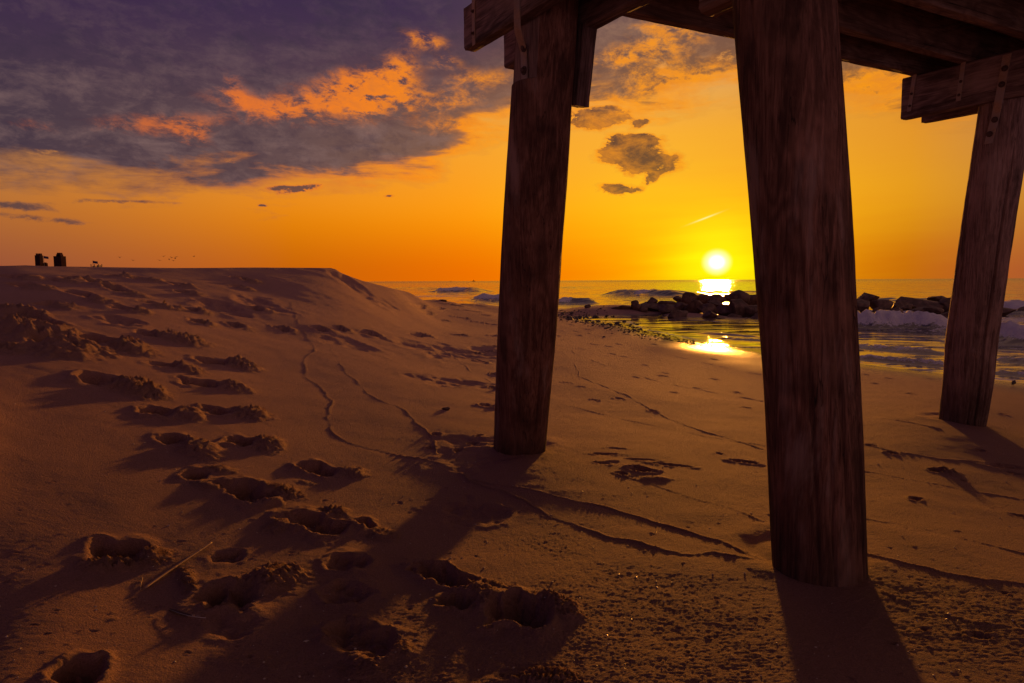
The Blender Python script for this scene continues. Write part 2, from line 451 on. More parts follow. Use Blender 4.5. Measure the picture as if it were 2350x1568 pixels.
def dent(u1, v1, u2, v2, w, depth, rim=.35, power=2.6, grit=.6, rough=.17):
    """a hollow between two pixels, w metres wide, with a pushed-up crumbly rim"""
    if depth > .05: w *= 1.18; depth *= 1.1
    depth *= 1.2
    P, Q = ground(u1, v1), ground(u2, v2)
    cx, cy = (P[0]+Q[0])/2, (P[1]+Q[1])/2; L = max(math.hypot(Q[0]-P[0], Q[1]-P[1])/2, w*.35); hw = w/2
    ax, ay = (Q[0]-P[0]), (Q[1]-P[1]); m_ = math.hypot(ax, ay)+1e-9; ax /= m_; ay /= m_
    rr = (L+hw)*1.9; s_ = win(cx-rr, cx+rr, cy-rr, cy+rr); x = XX[s_]-cx; y = YY[s_]-cy
    if x.size == 0: return
    sc = 1/max(hw, .02)
    nx_ = fbm(XX[s_]*sc*1.1+u1, YY[s_]*sc*1.1+v1, 3)*rough*2.2
    a = np.abs(x*ax+y*ay)/L+nx_; b = np.abs(-x*ay+y*ax)/hw+nx_
    t_ = (x*ax+y*ay)/L; b = b/(.84+.24*np.clip(np.abs(t_-.12), 0, 1.3)) if depth > .05 else b
    q = (np.abs(a)**power+np.abs(b)**power)**(1/power)
    hole = 1-sstep(.45, 1.06, q)
    lump = fbm(XX[s_]*sc*3.2, YY[s_]*sc*3.2, 4, .62, ridge=True)
    floor_ = .68+.32*np.clip(fbm(XX[s_]*sc*1.6+9, YY[s_]*sc*1.6, 4, .6)*2.0, -1, 1)
    th_ = np.arctan2(-x*ay+y*ax, x*ax+y*ay); r = np.exp(-((q-1.16)/np.where(q > 1.16, .34, .15))**2)*np.clip(.75+.9*perlin(np.cos(th_)*1.3+u1*.7, np.sin(th_)*1.3+v1*.3), .15, 1.3)
    if depth > .05: floor_ = floor_-.26*np.exp(-((t_+.12)/.16)**2)
    Z[s_] += -depth*hole*floor_ + depth*rim*r*(.8+.28*lump*grit+.5*nx_)
    GRIT[s_] = np.maximum(GRIT[s_], (r*.9+hole*.25)*grit)


def heap(u1, v1, u2, v2, w, hgt, clump=.6, flat=False):
    w *= 1.3; hgt *= .92
    """a mound of thrown-up sand between two pixels"""
    P, Q = ground(u1, v1), ground(u2, v2)
    cx, cy = (P[0]+Q[0])/2, (P[1]+Q[1])/2; L = max(math.hypot(Q[0]-P[0], Q[1]-P[1])/2, w*.35); hw = w/2
    ax, ay = (Q[0]-P[0]), (Q[1]-P[1]); m_ = math.hypot(ax, ay)+1e-9; ax /= m_; ay /= m_
    rr = (L+hw)*1.7; s_ = win(cx-rr, cx+rr, cy-rr, cy+rr); x = XX[s_]-cx; y = YY[s_]-cy
    if x.size == 0: return
    sc = 1/max(hw, .02)
    nx_ = fbm(XX[s_]*sc*1.3+u1, YY[s_]*sc*1.3+v1, 3)*.35
    q = np.sqrt(((x*ax+y*ay)/L)**2+((-x*ay+y*ax)/hw)**2)+nx_
    m = 1-sstep(.35, 1.12, q)
    k = 7.5/max(w, .12)
    lump = fbm(XX[s_]*k*1.1, YY[s_]*k*1.1, 5, .6, ridge=True)
    cells = np.tanh(perlin(XX[s_]*k*1.9+3, YY[s_]*k*1.9)*2.2+.25)*.8
    edge_ = np.exp(-((q-.95)/.3)**2)
    la = min(.007+.0030*float(cy), hgt*.36)*clump                               # clods keep their size whatever the height of the heap
    fine = fbm(XX[s_]*k*3.4+7, YY[s_]*k*3.4, 3, .6)
    Z[s_] += hgt*.62*m*(.85+.25*lump*clump)+la*m*(lump+1.1*cells+.5*fine)+la*.9*edge_*np.clip(cells+lump*.5, 0, 1)
    GRIT[s_] = np.maximum(GRIT[s_], np.clip(m+edge_*.7, 0, 1)*clump)


def ridge(pts, hgt=.006, wid=.012, grit=.5, step=.0):
    hgt *= .6; wid *= .62; step *= .3
    """a thin line of sand and grit left by the swash"""
    P = np.array([ground(*p)[:2] for p in pts])
    for k in range(len(P)-1):
        a, b = P[k], P[k+1]; m_ = 6*wid+.10
        s_ = win(min(a[0], b[0])-m_, max(a[0], b[0])+m_, min(a[1], b[1])-m_, max(a[1], b[1])+m_)
        x = XX[s_]; y = YY[s_]
        if x.size == 0: continue
        wob = fbm(x*2.2, y*2.2, 3)*.055+fbm(x*14, y*14, 2)*.006
        dxy = b-a; L2 = (dxy**2).sum()+1e-9; tt = ((x-a[0])*dxy[0]+(y-a[1])*dxy[1])/L2
        inside = (tt >= 0) & (tt < 1) if k < len(P)-2 else (tt >= 0) & (tt <= 1)
        n_ = ((x-a[0])*-dxy[1]+(y-a[1])*dxy[0])/math.sqrt(L2)+wob
        g = np.exp(-(n_/wid)**2)*np.clip(.75+1.5*fbm(x*2.3+5, y*2.3, 3)+.4*fbm(x*26, y*26, 2), 0, 1.4)
        # the sand is a touch lower on the seaward side of the line
        stp = -step*(1-sstep(-wid, wid*.7, n_))*np.exp(-np.abs(n_)/.07)
        hh = hgt*g*(1+.25*fbm(x*60, y*60, 2))+stp
        Z[s_] += np.where(inside, hh, 0)
        GRIT[s_] = np.maximum(GRIT[s_], np.where(inside, g*grit, 0))


# -- soft hollows blown into the flank of the dune
for a in [(930, 800, 1120, 805, 1.3, .05), (960, 872, 1110, 880, .7, .028), (740, 780, 860, 800, .8, .03), (300, 735, 250, 728, .5, .05), (560, 690, 640, 700, 1.0, .05), (470, 700, 540, 710, .8, .05),
          (760, 640, 830, 655, 1.6, .10), (1120, 1150, 1040, 1200, .35, .018), (1040, 1000, 1130, 1090, .5, .015)]:
    dent(*a, rim=.25, grit=0, rough=.3, power=2)
Z = np.where(cap_, np.minimum(Z, lim+.012+.010*perlin(XX*2.3, YY*.3)), Z).astype(np.float32); del _A, lim, cap_, Zc
heap(762, 620, 770, 622, .22, .05, .3); heap(1005, 689, 1025, 692, .3, .08, .6)
# -- swash lines
ridge([(668, 690), (683, 740), (705, 775), (725, 800), (700, 830), (690, 860), (742, 890), (757, 920), (750, 955), (765, 990), (800, 1012), (850, 1030), (915, 1046), (1000, 1058), (1060, 1085), (1105, 1110), (1200, 1150), (1300, 1195), (1400, 1232), (1500, 1262), (1570, 1278), (1640, 1272), (1730, 1290)], .011, .014, .8, .008)
ridge([(1090, 1098), (1180, 1120), (1290, 1142), (1400, 1168), (1500, 1200), (1590, 1225), (1660, 1248), (1750, 1290)], .010, .013, .9, .006)
ridge([(1318, 838), (1335, 868), (1400, 893), (1478, 930), (1540, 962), (1600, 985), (1680, 1010), (1755, 1035)], .010, .012, .6, .006)
ridge([(1262, 925), (1330, 938), (1400, 952), (1480, 972), (1560, 990), (1660, 1010), (1755, 1025)], .008, .012, .5, .004)
ridge([(735, 765), (790, 850), (850, 905), (905, 930), (955, 962), (975, 990), (1000, 1040)], .009, .014, .7, .004)
ridge([(1015, 795), (1060, 835), (1085, 855), (1140, 880)], .012, .02, .5)
ridge([(1980, 1272), (2080, 1295), (2170, 1318), (2260, 1335), (2380, 1350)], .010, .012, .9, .006)
ridge([(1980, 1190), (2080, 1210), (2200, 1240), (2380, 1278)], .006, .010, .5, .003)
ridge([(1980, 1022), (2060, 1040), (2160, 1055), (2260, 1062), (2380, 1075)], .008, .016, .4, .004)
ridge([(1980, 1080), (2080, 1100), (2200, 1122), (2380, 1150)], .007, .012, .5, .004)
ridge([(1975, 955), (2060, 965), (2160, 985)], .010, .02, .3); ridge([(2290, 940), (2380, 960)], .010, .02, .3)
ridge([(1400, 1085), (1500, 1110), (1640, 1160), (1755, 1200)], .006, .010, .5, .003)
ridge([(1290, 800), (1420, 850), (1560, 885), (1750, 920)], .010, .03, .3); ridge([(1350, 790), (1480, 800), (1600, 830), (1745, 860)], .010, .03, .3)
ridge([(1985, 890), (2080, 900), (2160, 918)], .010, .03, .3)
ridge([(1990, 1350), (2100, 1385), (2230, 1420), (2380, 1450)], .006, .02, .9)
# -- footprints of the trail, nearest first
dent(965, 1300, 1075, 1350, .115, .085, .30); dent(1010, 1375, 1085, 1390, .10, .075, .18); dent(1130, 1395, 1268, 1432, .19, .085, .30)
heap(1090, 1350, 1120, 1395, .09, .045, .35); heap(1230, 1370, 1325, 1425, .11, .032, .75); heap(1090, 1335, 1190, 1355, .05, .018, .8); heap(1150, 1380, 1200, 1440, .05, .03, .3)
dent(480, 1275, 560, 1275, .12, .030, .12, grit=.2); dent(455, 1365, 590, 1370, .20, .075, .16); heap(585, 1315, 670, 1345, .22, .075, .8); heap(440, 1385, 560, 1405, .05, .02, .6); heap(418, 1300, 440, 1360, .05, .028, .9); heap(500, 1330, 560, 1350, .08, .03, .3)
dent(205, 1262, 330, 1262, .15, .085, .16); heap(195, 1300, 330, 1296, .055, .045, 1.0); heap(330, 1262, 372, 1290, .10, .045, 1.0); heap(185, 1290, 200, 1300, .05, .02, .9)
dent(120, 1540, 235, 1540, .14, .075, .25); heap(110, 1600, 250, 1600, .06, .03, .8)
dent(755, 1285, 845, 1298, .17, .030, .45, grit=.6); dent(750, 1350, 845, 1368, .17, .026, .5, grit=.8)
dent(765, 1440, 905, 1495, .17, .034, .5, grit=.9); heap(900, 1470, 935, 1510, .06, .018, .9); dent(480, 1420, 590, 1440, .16, .012, .5, grit=.5); heap(480, 1500, 640, 1520, .10, .012, .3); heap(780, 1520, 900, 1550, .12, .02, .7)
heap(1180, 1560, 1340, 1580, .12, .035, .9); dent(1090, 1590, 1250, 1600, .10, .05, .2)
dent(530, 1108, 605, 1150, .17, .085, .32); heap(610, 1110, 690, 1140, .12, .045, .8); dent(425, 1085, 475, 1095, .13, .055, .25); heap(440, 1110, 510, 1120, .08, .018, .9); heap(470, 1075, 540, 1080, .08, .028, .9)
dent(665, 1180, 780, 1225, .17, .080, .28); heap(740, 1165, 800, 1180, .10, .040, .8); dent(825, 1190, 850, 1215, .09, .050, .3); heap(860, 1210, 900, 1240, .12, .022, .7); heap(610, 1200, 660, 1215, .13, .02, .8); heap(720, 1215, 770, 1225, .09, .035, .2)
dent(695, 1065, 770, 1088, .15, .070, .25); heap(775, 1075, 845, 1092, .15, .050, .5); heap(680, 1100, 730, 1110, .05, .012, .6)
dent(360, 1012, 425, 1015, .17, .070, .2); heap(420, 1030, 500, 1035, .26, .085, .55); dent(520, 1008, 580, 1020, .16, .075, .2); heap(580, 1015, 655, 1025, .22, .075, .7)
dent(320, 942, 395, 955, .17, .08, .2); heap(395, 950, 470, 960, .22, .075, .6); dent(455, 940, 525, 950, .16, .08, .2); heap(530, 945, 625, 960, .22, .085, .8)
dent(175, 870, 270, 885, .20, .10, .2); heap(260, 880, 380, 915, .26, .10, 1.0)
dent(415, 878, 500, 890, .16, .09, .15); heap(500, 885, 580, 900, .22, .08, .7); dent(450, 828, 520, 838, .18, .09, .15); heap(515, 835, 595, 852, .25, .10, .9)
dent(335, 838, 410, 845, .14, .07, .15); heap(395, 845, 470, 860, .20, .07, .9)
dent(180, 768, 270, 790, .22, .11, .15); heap(255, 785, 355, 815, .30, .11, 1.0); dent(310, 760, 360, 770, .20, .09, .1); heap(350, 765, 480, 798, .28, .09, 1.0)
heap(-60, 740, 60, 775, .5, .13, 1.0); heap(20, 760, 130, 785, .45, .12, 1.0); heap(100, 790, 240, 830, .45, .13, 1.0); dent(20, 720, 130, 750, .22, .12, .2); dent(60, 785, 160, 790, .2, .10, .3); heap(-80, 800, 80, 808, .25, .06, 1.0); heap(0, 706, 90, 735, .30, .09, 1.0); heap(130, 755, 175, 780, .2, .08, .9)
for a in [(90, 688, 140, 700), (255, 700, 310, 712), (160, 665, 220, 685), (240, 655, 300, 672), (410, 668, 440, 676), (390, 650, 425, 660), (440, 735, 470, 742), (420, 705, 455, 712), (150, 636, 190, 644), (30, 650, 80, 660),
          (330, 690, 370, 702), (530, 650, 560, 660), (560, 640, 580, 646), (540, 636, 556, 640), (300, 638, 340, 646), (200, 645, 240, 655), (100, 640, 150, 646), (10, 632, 60, 640), (245, 632, 280, 636), (380, 700, 400, 706)]:
    dent(*a, .22, .11, .10, grit=.5); heap(a[2]-3, a[3]-1, a[2]+(a[2]-a[0])*.55, a[3]+(a[3]-a[1])*.6, .24, .06, 1.0)
for a in [(575, 711, 600, 713), (530, 746, 550, 748), (635, 754, 660, 756), (720, 757, 745, 758), (835, 767, 860, 768), (945, 768, 975, 770), (1035, 769, 1060, 770), (775, 757, 790, 758)]:
    dent(*a, .20, .06, .2); heap(a[2]-6, a[3], a[2]+16, a[3]+1, .26, .045, .8)
for a in [(1090, 828, 1118, 833), (1075, 806, 1100, 808), (1110, 804, 1130, 806), (1115, 795, 1135, 796), (1120, 770, 1138, 771), (1128, 858, 1140, 860), (1105, 930, 1130, 936), (1130, 890, 1140, 894), (1030, 700, 1060, 703), (1000, 696, 1040, 699),
          (990, 706, 1020, 709), (1060, 712, 1100, 716), (1100, 722, 1120, 724), (960, 715, 990, 718), (1040, 727, 1075, 731), (1075, 736, 1110, 740), (1010, 735, 1030, 737), (1110, 742, 1135, 744), (940, 700, 975, 702), (1085, 700, 1110, 702)]:
    dent(*a, .15, .05, .35); heap(a[2]-6, a[3], a[2]+10, a[3]+1, .16, .025, .9)
# -- shallow prints on the flat beach
dent(1445, 1075, 1500, 1085, .11, .040, .35, grit=.3); dent(1415, 1085, 1440, 1092, .06, .02, .3); heap(1460, 1098, 1545, 1100, .10, .02, .4); heap(1380, 1062, 1430, 1058, .06, .014, .4); dent(1355, 1042, 1420, 1045, .05, .016, .3, grit=.2); dent(1430, 1055, 1510, 1060, .04, .012, .4); dent(1360, 1062, 1400, 1068, .05, .016, .3); dent(1500, 1065, 1590, 1075, .05, .012, .4); dent(1390, 1030, 1440, 1034, .05, .010, .4)
dent(1675, 1058, 1740, 1066, .07, .030, .35, grit=.2); dent(1640, 1042, 1660, 1046, .05, .014, .3)
dent(2130, 1080, 2170, 1086, .10, .035, .2); heap(2145, 1084, 2200, 1088, .13, .04, .8)
dent(2035, 1040, 2062, 1046, .06, .03, .3, grit=.2); dent(1985, 1024, 2015, 1026, .05, .02, .3, grit=.2); dent(2260, 1068, 2340, 1072, .08, .025, .3, grit=.2); dent(2300, 1082, 2345, 1090, .06, .02, .3)
dent(2320, 1180, 2360, 1186, .05, .02, .3); dent(2220, 1455, 2270, 1463, .05, .012, .3); dent(2110, 1445, 2130, 1450, .03, .012, .3)
rnd = random.Random(4)
for u, v in [(1190, 960), (1170, 1010), (1085, 1015), (1100, 1000), (1130, 1020), (1000, 995), (990, 1025), (1050, 1030), (1300, 880), (1335, 890), (1365, 918), (1420, 915), (1500, 943), (1545, 900), (1600, 890), (1460, 865), (1330, 770), (1320, 760), (1345, 755), (1310, 745),
             (1395, 795), (1420, 790), (1405, 812), (1430, 818), (1480, 838), (1520, 862), (1525, 856), (1640, 870), (1690, 900), (1715, 935), (1640, 825), (1560, 805), (1280, 770), (1290, 778), (1330, 800), (1350, 765), (1290, 760), (1360, 790), (1440, 768), (1500, 790),
             (2010, 880), (2090, 905), (2140, 870), (1990, 860), (2040, 868), (2300, 950), (2250, 1035), (2100, 1145), (2210, 1105)]:
    L = rnd.uniform(10, 24); dent(u-L/2, v-1, u+L/2, v+2, rnd.uniform(.05, .09)*(1 if v > 850 else 1.5), rnd.uniform(.014, .03), .35, grit=.2)
# -- scattered little pits and crumbs on the near sand
for k in range(260):
    u = rnd.uniform(-20, 2370); v = 1050+(1568-1050)*rnd.random()**.8
    if rnd.random() < .5: dent(u, v, u+rnd.uniform(4, 16), v+rnd.uniform(-2, 3), rnd.uniform(.008, .022), rnd.uniform(.003, .008), .4, grit=.2)
    else: heap(u, v, u+rnd.uniform(4, 12), v+1, rnd.uniform(.008, .02), rnd.uniform(.003, .007), .4)
# -- loose crumbly patches bottom centre and right
loose = np.zeros_like(Z)
for u, v, w_ in [(1000, 1500, .45), (1350, 1480, .4), (1500, 1400, .35), (900, 1400, .3), (1550, 1500, .4), (750, 1500, .3), (2150, 1400, .35), (2280, 1440, .4), (1400, 1350, .3), (1250, 1250, .25)]:
    P = ground(u, v); s_ = win(P[0]-w_*2, P[0]+w_*2, P[1]-w_*2, P[1]+w_*2)
    loose[s_] += np.exp(-((XX[s_]-P[0])**2+(YY[s_]-P[1])**2*1.6)/(w_*w_))
s_ = win(-3.2, 3.2, 1.0, 6)
x, y = XX[s_], YY[s_]
cr = fbm(x*62, y*62, 4, .7, ridge=True)+.8*fbm(x*19, y*19, 3)
Z[s_] += np.clip(loose[s_], 0, 1)*(.0022*cr)+.0012*fbm(x*45, y*45, 3)
GRIT[s_] = np.maximum(GRIT[s_], np.clip(loose[s_], 0, 1)*.6)
for Pp, r_ in ((ground(1878, 1305), .19), (ground(1192, 1032), .18), (ground(2207, 965), .18)):
    s_ = win(Pp[0]-1, Pp[0]+1, Pp[1]-.8, Pp[1]+1.2); x = XX[s_]-Pp[0]; y = YY[s_]-(Pp[1]+r_*.9); d = np.hypot(x, y); w_ = 1+.5*fbm(XX[s_]*5, YY[s_]*5, 2)
    Z[s_] += -.007*np.exp(-((d-r_)/(.05*w_))**2)+.005*np.exp(-((d-r_-.12)/(.08*w_))**2)*(1+.6*fbm(XX[s_]*9, YY[s_]*9, 3))
# -- sand banked up and scoured round the three piles
PILE_PX = dict(near=(1878, 1310, .19), left=(1192, 1030, .18), right=(2207, 968, .18))
WET[:] = sstep(WZ+.10, WZ+.02, Z+.025*fbm(XX*.35, YY*.35, 3)+.01)
del R
sand_me = grid_mesh('sand_beach', GX, GY, Z, dict(wet=WET, grit=GRIT))
m_sand, nt, b = mat('sand')
co = coord(nt); wet = attr(nt, 'wet'); grit = attr(nt, 'grit')
g1 = noise(nt, co, 520, 2, .6); g2 = noise(nt, co, 150, 4, .65); g3 = noise(nt, co, 28, 5, .6); g4 = noise(nt, co, 1.6, 5, .6)
base = mixc(nt, (g4-.3).clamp()*1.6, (.36, .180, .158), (.46, .240, .212))
base = mixc(nt, (g1-.35)*1.9, base*1 if False else base, (.62, .38, .31))
base = mixc(nt, (g2*-1+.62)*1.5, base, (.13, .085, .07))
base = mixc(nt, grit*.35, base, (.24, .155, .115))
base = mixc(nt, g1.smooth(.72, .80)*.9, base, (.85, .75, .62))
base = mixc(nt, wet*.88, base, (.085, .058, .052))
setin(nt, b, 'Base Color', base)
setin(nt, b, 'Roughness', .88-wet*.70)
setin(nt, b, 'Specular IOR Level', .35)
g5 = noise(nt, co, 70, 3, .7)
hh = (g1*.5+g2*1.1+g5*.9+g3*.9*(grit+.25))*(1-wet*.93)
bump(nt, b, hh, 1.0, .009)
link('beach', sand_me, m_sand, kind='structure', label='brown sand beach sloping from a high dune down to the surf, trodden with footprints')

# ------------------------------------------------------------------ sea
WX = axis(-9000, 9000, 8, .05, .012, 1.0); WY = axis(7.5, 14000, 12, .045, .010, .7)
print('water grid', len(WX), len(WY))
xw, yw = np.meshgrid(WX.astype(np.float32), WY.astype(np.float32))
zs = np.interp(np.clip(yw, GY[0], GY[-1]).ravel(), GY, np.arange(len(GY)))  # sample the beach for the depth of the water
xs = np.interp(np.clip(xw, GX[0], GX[-1]).ravel(), GX, np.arange(len(GX)))
bed = Z[np.round(zs).astype(int), np.round(xs).astype(int)].reshape(xw.shape)
bed = np.where(xw > 55, -3.0, bed)
depthw = np.clip(WZ-bed, 0, 3)
calm = sstep(.02, .55, depthw)
Rw = np.hypot(xw, yw)
amp = calm*(.016+.025*sstep(40, 90, Rw))
zw = WZ+amp*(fbm(xw*.22+yw*.06, yw*.62, 4)*1.1+.6*fbm(xw*.9, yw*1.9, 3))*sstep(900, 200, Rw)+.012*calm*fbm(xw*2.5, yw*5, 3)*sstep(120, 30, Rw)
foam = np.zeros_like(zw)


def wpt(u, v): return np.array(shore(u, v)[:2])


def breaker(u0, v0, u1, v1, hgt, wf, f0, f1, foamw=1.0, lumpy=1.0, trail=2.0):
    a, b_ = wpt(u0, v0), wpt(u1, v1); d = b_-a; L = math.hypot(*d); e = d/L; n = np.array([e[1], -e[0]])
    if n[1] > 0: n = -n                                        # towards the beach
    bend = fbm(xw*.35, yw*.05, 2)*wf*1.2
    tt = ((xw-a[0])*e[0]+(yw-a[1])*e[1])/L; c_ = (xw-a[0])*n[0]+(yw-a[1])*n[1]+bend
    ends = np.clip(sstep(-.12, .22, tt)*sstep(1.12, .78, tt), 0, 1)
    prof = np.where(c_ > 0, np.exp(-(c_/wf)**2), np.exp(-(c_/(wf*2.6))**2))
    inf = sstep(f0-.06, f0+.06, tt)*sstep(f1+.06, f1-.06, tt)
    bumpy = .35*fbm(xw*2.2/wf*.5, yw*2.2/wf*.5, 4, .6, ridge=True)*inf*lumpy
    zz = hgt*ends*prof*(1+bumpy)
    fo = inf*np.where(c_ > -wf*.5, np.exp(-(c_/(wf*1.15))**4), 0)*foamw
    tr = inf*np.exp(-np.maximum(-c_, 0)/(wf*trail))*(c_ < 0)*.55*foamw
    tr += inf*np.exp(-np.maximum(c_-wf, 0)/(wf*1.2))*(c_ >= wf)*.35*foamw
    return zz, np.maximum(fo, tr)*ends**.3


for a in [(990, 670, 1120, 670, .62, 1.6, .10, .64), (1080, 688, 1230, 692, .48, 1.0, .10, .9), (1270, 697, 1370, 697, .38, .9, -.1, .42), (1385, 677, 1600, 680, .62, 1.4, .44, .58), (1560, 672, 1760, 672, .25, 2.0, 2, 3),
          (1900, 752, 2190, 757, .52, .50, -.1, 1.1), (2270, 778, 2480, 800, .42, .45, -.1, 1.1), (2260, 716, 2480, 722, .5, .8, -.1, 1.1), (1960, 722, 2120, 726, .2, .4, -.1, 1.1, .8),
          (1940, 795, 2160, 815, .10, .22, -.1, .9, .55), (1950, 822, 2190, 842, .09, .18, -.1, 1.1, .6), (1600, 765, 1750, 775, .06, .2, 2, 3), (1640, 777, 1760, 783, .05, .15, .4, 1.1, .4), (2280, 826, 2450, 845, .09, .2, -.1, 1.1, .55), (2270, 856, 2450, 872, .06, .15, -.1, 1.1, .6), (1130, 660, 1400, 661, .3, 3, 2, 3), (1950, 690, 2300, 694, .25, 1.2, 2, 3), (900, 662, 1010, 664, .35, 2, 2, 3)]:
    dz_, fo = breaker(*a); zw += dz_; foam = np.maximum(foam, fo)
# churned foam round the rocks, behind the breakers and a thin lip at the water's edge
for u, v, ru, rv, k in [(2080, 735, 6, 1.6, .8), (1990, 728, 3, 1.5, .9), (2320, 735, 5, 3.5, .65), (2330, 760, 5, 2, .55), (1700, 734, 2.6, .7, .7), (1640, 733, 2, .6, .55), (1000, 680, 6, 7, .55), (1060, 690, 5, 5, .35), (2250, 800, 3, 2, .35), (1330, 690, 3, 3, .35), (1500, 695, 8, 4, .3), (2350, 700, 6, 6, .5)]:
    p_ = wpt(u, v); foam = np.maximum(foam, k*np.exp(-((xw-p_[0])/ru)**2-((yw-p_[1])/rv)**2))
lip = np.exp(-((depthw-.012)/.012)**2)*.55*(depthw > .0)
foam = np.maximum(foam, lip*sstep(80, 30, Rw))
water_me = grid_mesh('sea', WX, WY, zw, dict(foam=foam, calm=calm))
m_w, nt, b = mat('sea_water')
co = coord(nt); fo = attr(nt, 'foam'); calm_a = attr(nt, 'calm')
X, Y, Zc = sep(nt, co)
rr = (X*X+Y*Y).pow(.5)
w1 = noise(nt, comb(nt, X*.32+Y*.12, Y*.85, 0.0), 1.0, 2.5, .5, .4)
w2 = noise(nt, comb(nt, X*.35, Y*1.15, 5.0), .22, 2, .5, .5)
w3 = noise(nt, comb(nt, X*.5, Y*.9, 9.0), .035, 2, .5, .4)
w4 = noise(nt, comb(nt, X, Y*2.2, 9.0), 5.5, 2, .5, .3)
fn = noise(nt, comb(nt, X, Y*1.3, 2.0), 3.2, 7, .68, .9)
fn2 = noise(nt, co, 11, 5, .7, .4)
fmask = (fo*1.5+(fn-.5)*2.3+(fn2-.5)*1.5-.60).smooth(.0, .40)*fo.smooth(.02, .15)
hgt = w1*.26*(calm_a*.6+.45)+w2*.55*rr.smooth(15, 90)*.9+w3*4.5*rr.smooth(90, 500)+w4*.006*(calm_a+.16)*rr.smooth(60, 15)
n_ = bump(nt, None, hgt, .9, 1.0)
n_ = bump(nt, b, fn2*.6+fn*.4, .45, .05, n_) if False else n_
nt.links.new(n_, b.inputs['Normal'])
setin(nt, b, 'Base Color', mixc(nt, calm_a, (.15, .090, .055), (.040, .034, .040)))
setin(nt, b, 'Roughness', .07+rr.smooth(60, 900)*.12)
b.inputs['IOR'].default_value = 2.0
fb = nt.nodes.new('ShaderNodeBsdfPrincipled'); fb.inputs['Base Color'].default_value = (.80, .76, .80, 1); fb.inputs['Roughness'].default_value = .75
fb.inputs['Subsurface Weight'].default_value = 0.0
bump(nt, fb, fn2*.5+fn, .9, .10)
mx = nt.nodes.new('ShaderNodeMixShader'); nt.links.new(fmask.k, mx.inputs[0]); nt.links.new(b.outputs[0], mx.inputs[1]); nt.links.new(fb.outputs[0], mx.inputs[2])
out = [n for n in nt.nodes if n.type == 'OUTPUT_MATERIAL'][0]; nt.links.new(mx.outputs[0], out.inputs[0])
link('water', water_me, m_w, kind='structure', label='ocean water with small breakers and sunset reflections')

# ------------------------------------------------------------------ weathered wood, rust, rock


def wood_mat(name, dark, light, axis_='Z', scale=1.0, rings=True, seed=0.0):
    m, nt, b = mat(name); co = coord(nt); X, Y, Zc = sep(nt, co)
    k = {'X': (.05, 1, 1), 'Y': (1, .05, 1), 'Z': (1, 1, .05)}[axis_]
    st_ = comb(nt, X*k[0]+seed, Y*k[1], Zc*k[2])
    f1 = noise(nt, st_, 85*scale, 8, .70, .9)
    f2 = noise(nt, st_, 9*scale, 5, .6, .6)
    f3 = noise(nt, co, 2.2, 4, .6)
    k2 = {'X': (.22, 1, 1), 'Y': (1, .22, 1), 'Z': (1, 1, .22)}[axis_]
    st2 = comb(nt, X*k2[0]+seed, Y*k2[1], Zc*k2[2])
    f4 = noise(nt, st2, 3.4, 2, .45, 1.2)
    bands = ((f4*60+f1*1.5)._m('SINE')*.5+.5)*f3.smooth(.30, .5)                          # growth rings where the surface cuts through them
    c_ = mixc(nt, f1.smooth(.32, .68), dark, light)
    c_ = mixc(nt, (f2-.35)*1.3, c_, tuple(x*.45 for x in dark))
    if rings: c_ = mixc(nt, bands*.62, c_, tuple(x*.5 for x in dark))
    c_ = mixc(nt, f3.smooth(.45, .75)*.55, c_, tuple(x*1.25 for x in light))
    k3 = {'X': (.012, 1, 1), 'Y': (1, .012, 1), 'Z': (1, 1, .012)}[axis_]
    f5 = noise(nt, comb(nt, X*k3[0]+seed+5, Y*k3[1], Zc*k3[2]), 24*scale, 3, .5, .2)
    split = (f5-.5)._m('ABSOLUTE').smooth(.012, .0)*f2.smooth(.42, .62)
    f6 = noise(nt, comb(nt, X*(.2 if axis_ == 'X' else 1)+seed+9, Y, Zc*(.2 if axis_ == 'Z' else 1)), 5.5, 5, .65, .3)
    c_ = mixc(nt, f6.smooth(.52, .68)*.6, c_, tuple(light[0]*x for x in (1.15, .80, .68)))
    c_ = mixc(nt, f6.smooth(.46, .34)*.65, c_, tuple(x*.35 for x in dark))
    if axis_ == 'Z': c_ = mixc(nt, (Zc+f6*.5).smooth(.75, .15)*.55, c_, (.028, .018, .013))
    crack = (f1.smooth(.36, .30)*.6+split).min(1.0)
    c_ = mixc(nt, crack*.8, c_, (.012, .009, .008))
    setin(nt, b, 'Base Color', c_); setin(nt, b, 'Roughness', .82); setin(nt, b, 'Specular IOR Level', .3)
    bump(nt, b, f1*1.0+f2*.6-crack*.9+(bands*.12 if rings else f2*.1), .8, .006)
    return m


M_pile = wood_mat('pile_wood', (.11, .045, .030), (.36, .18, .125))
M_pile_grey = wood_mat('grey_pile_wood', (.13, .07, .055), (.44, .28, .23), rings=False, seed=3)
M_beam = wood_mat('beam_wood', (.13, .07, .048), (.34, .20, .14), 'X', .8, seed=1)
M_cap = wood_mat('cap_wood', (.11, .065, .055), (.38, .25, .22), 'X', .8, seed=7)
M_pale = wood_mat('pale_cut_wood', (.20, .12, .10), (.42, .28, .24), 'Z', 1.2, False)
m, nt, b = mat('rusty_steel'); co = coord(nt); r1 = noise(nt, co, 60, 6, .65); r2 = noise(nt, co, 9, 4, .6)
setin(nt, b, 'Base Color', mixc(nt, r2.smooth(.35, .65), mixc(nt, r1, (.22, .12, .07), (.68, .46, .30)), (.40, .31, .27))); setin(nt, b, 'Roughness', .7); b.inputs['Metallic'].default_value = .25
bump(nt, b, r1, .7, .003); M_rust = m
m, nt, b = mat('bolt_steel'); co = coord(nt); r1 = noise(nt, co, 90, 4, .6)
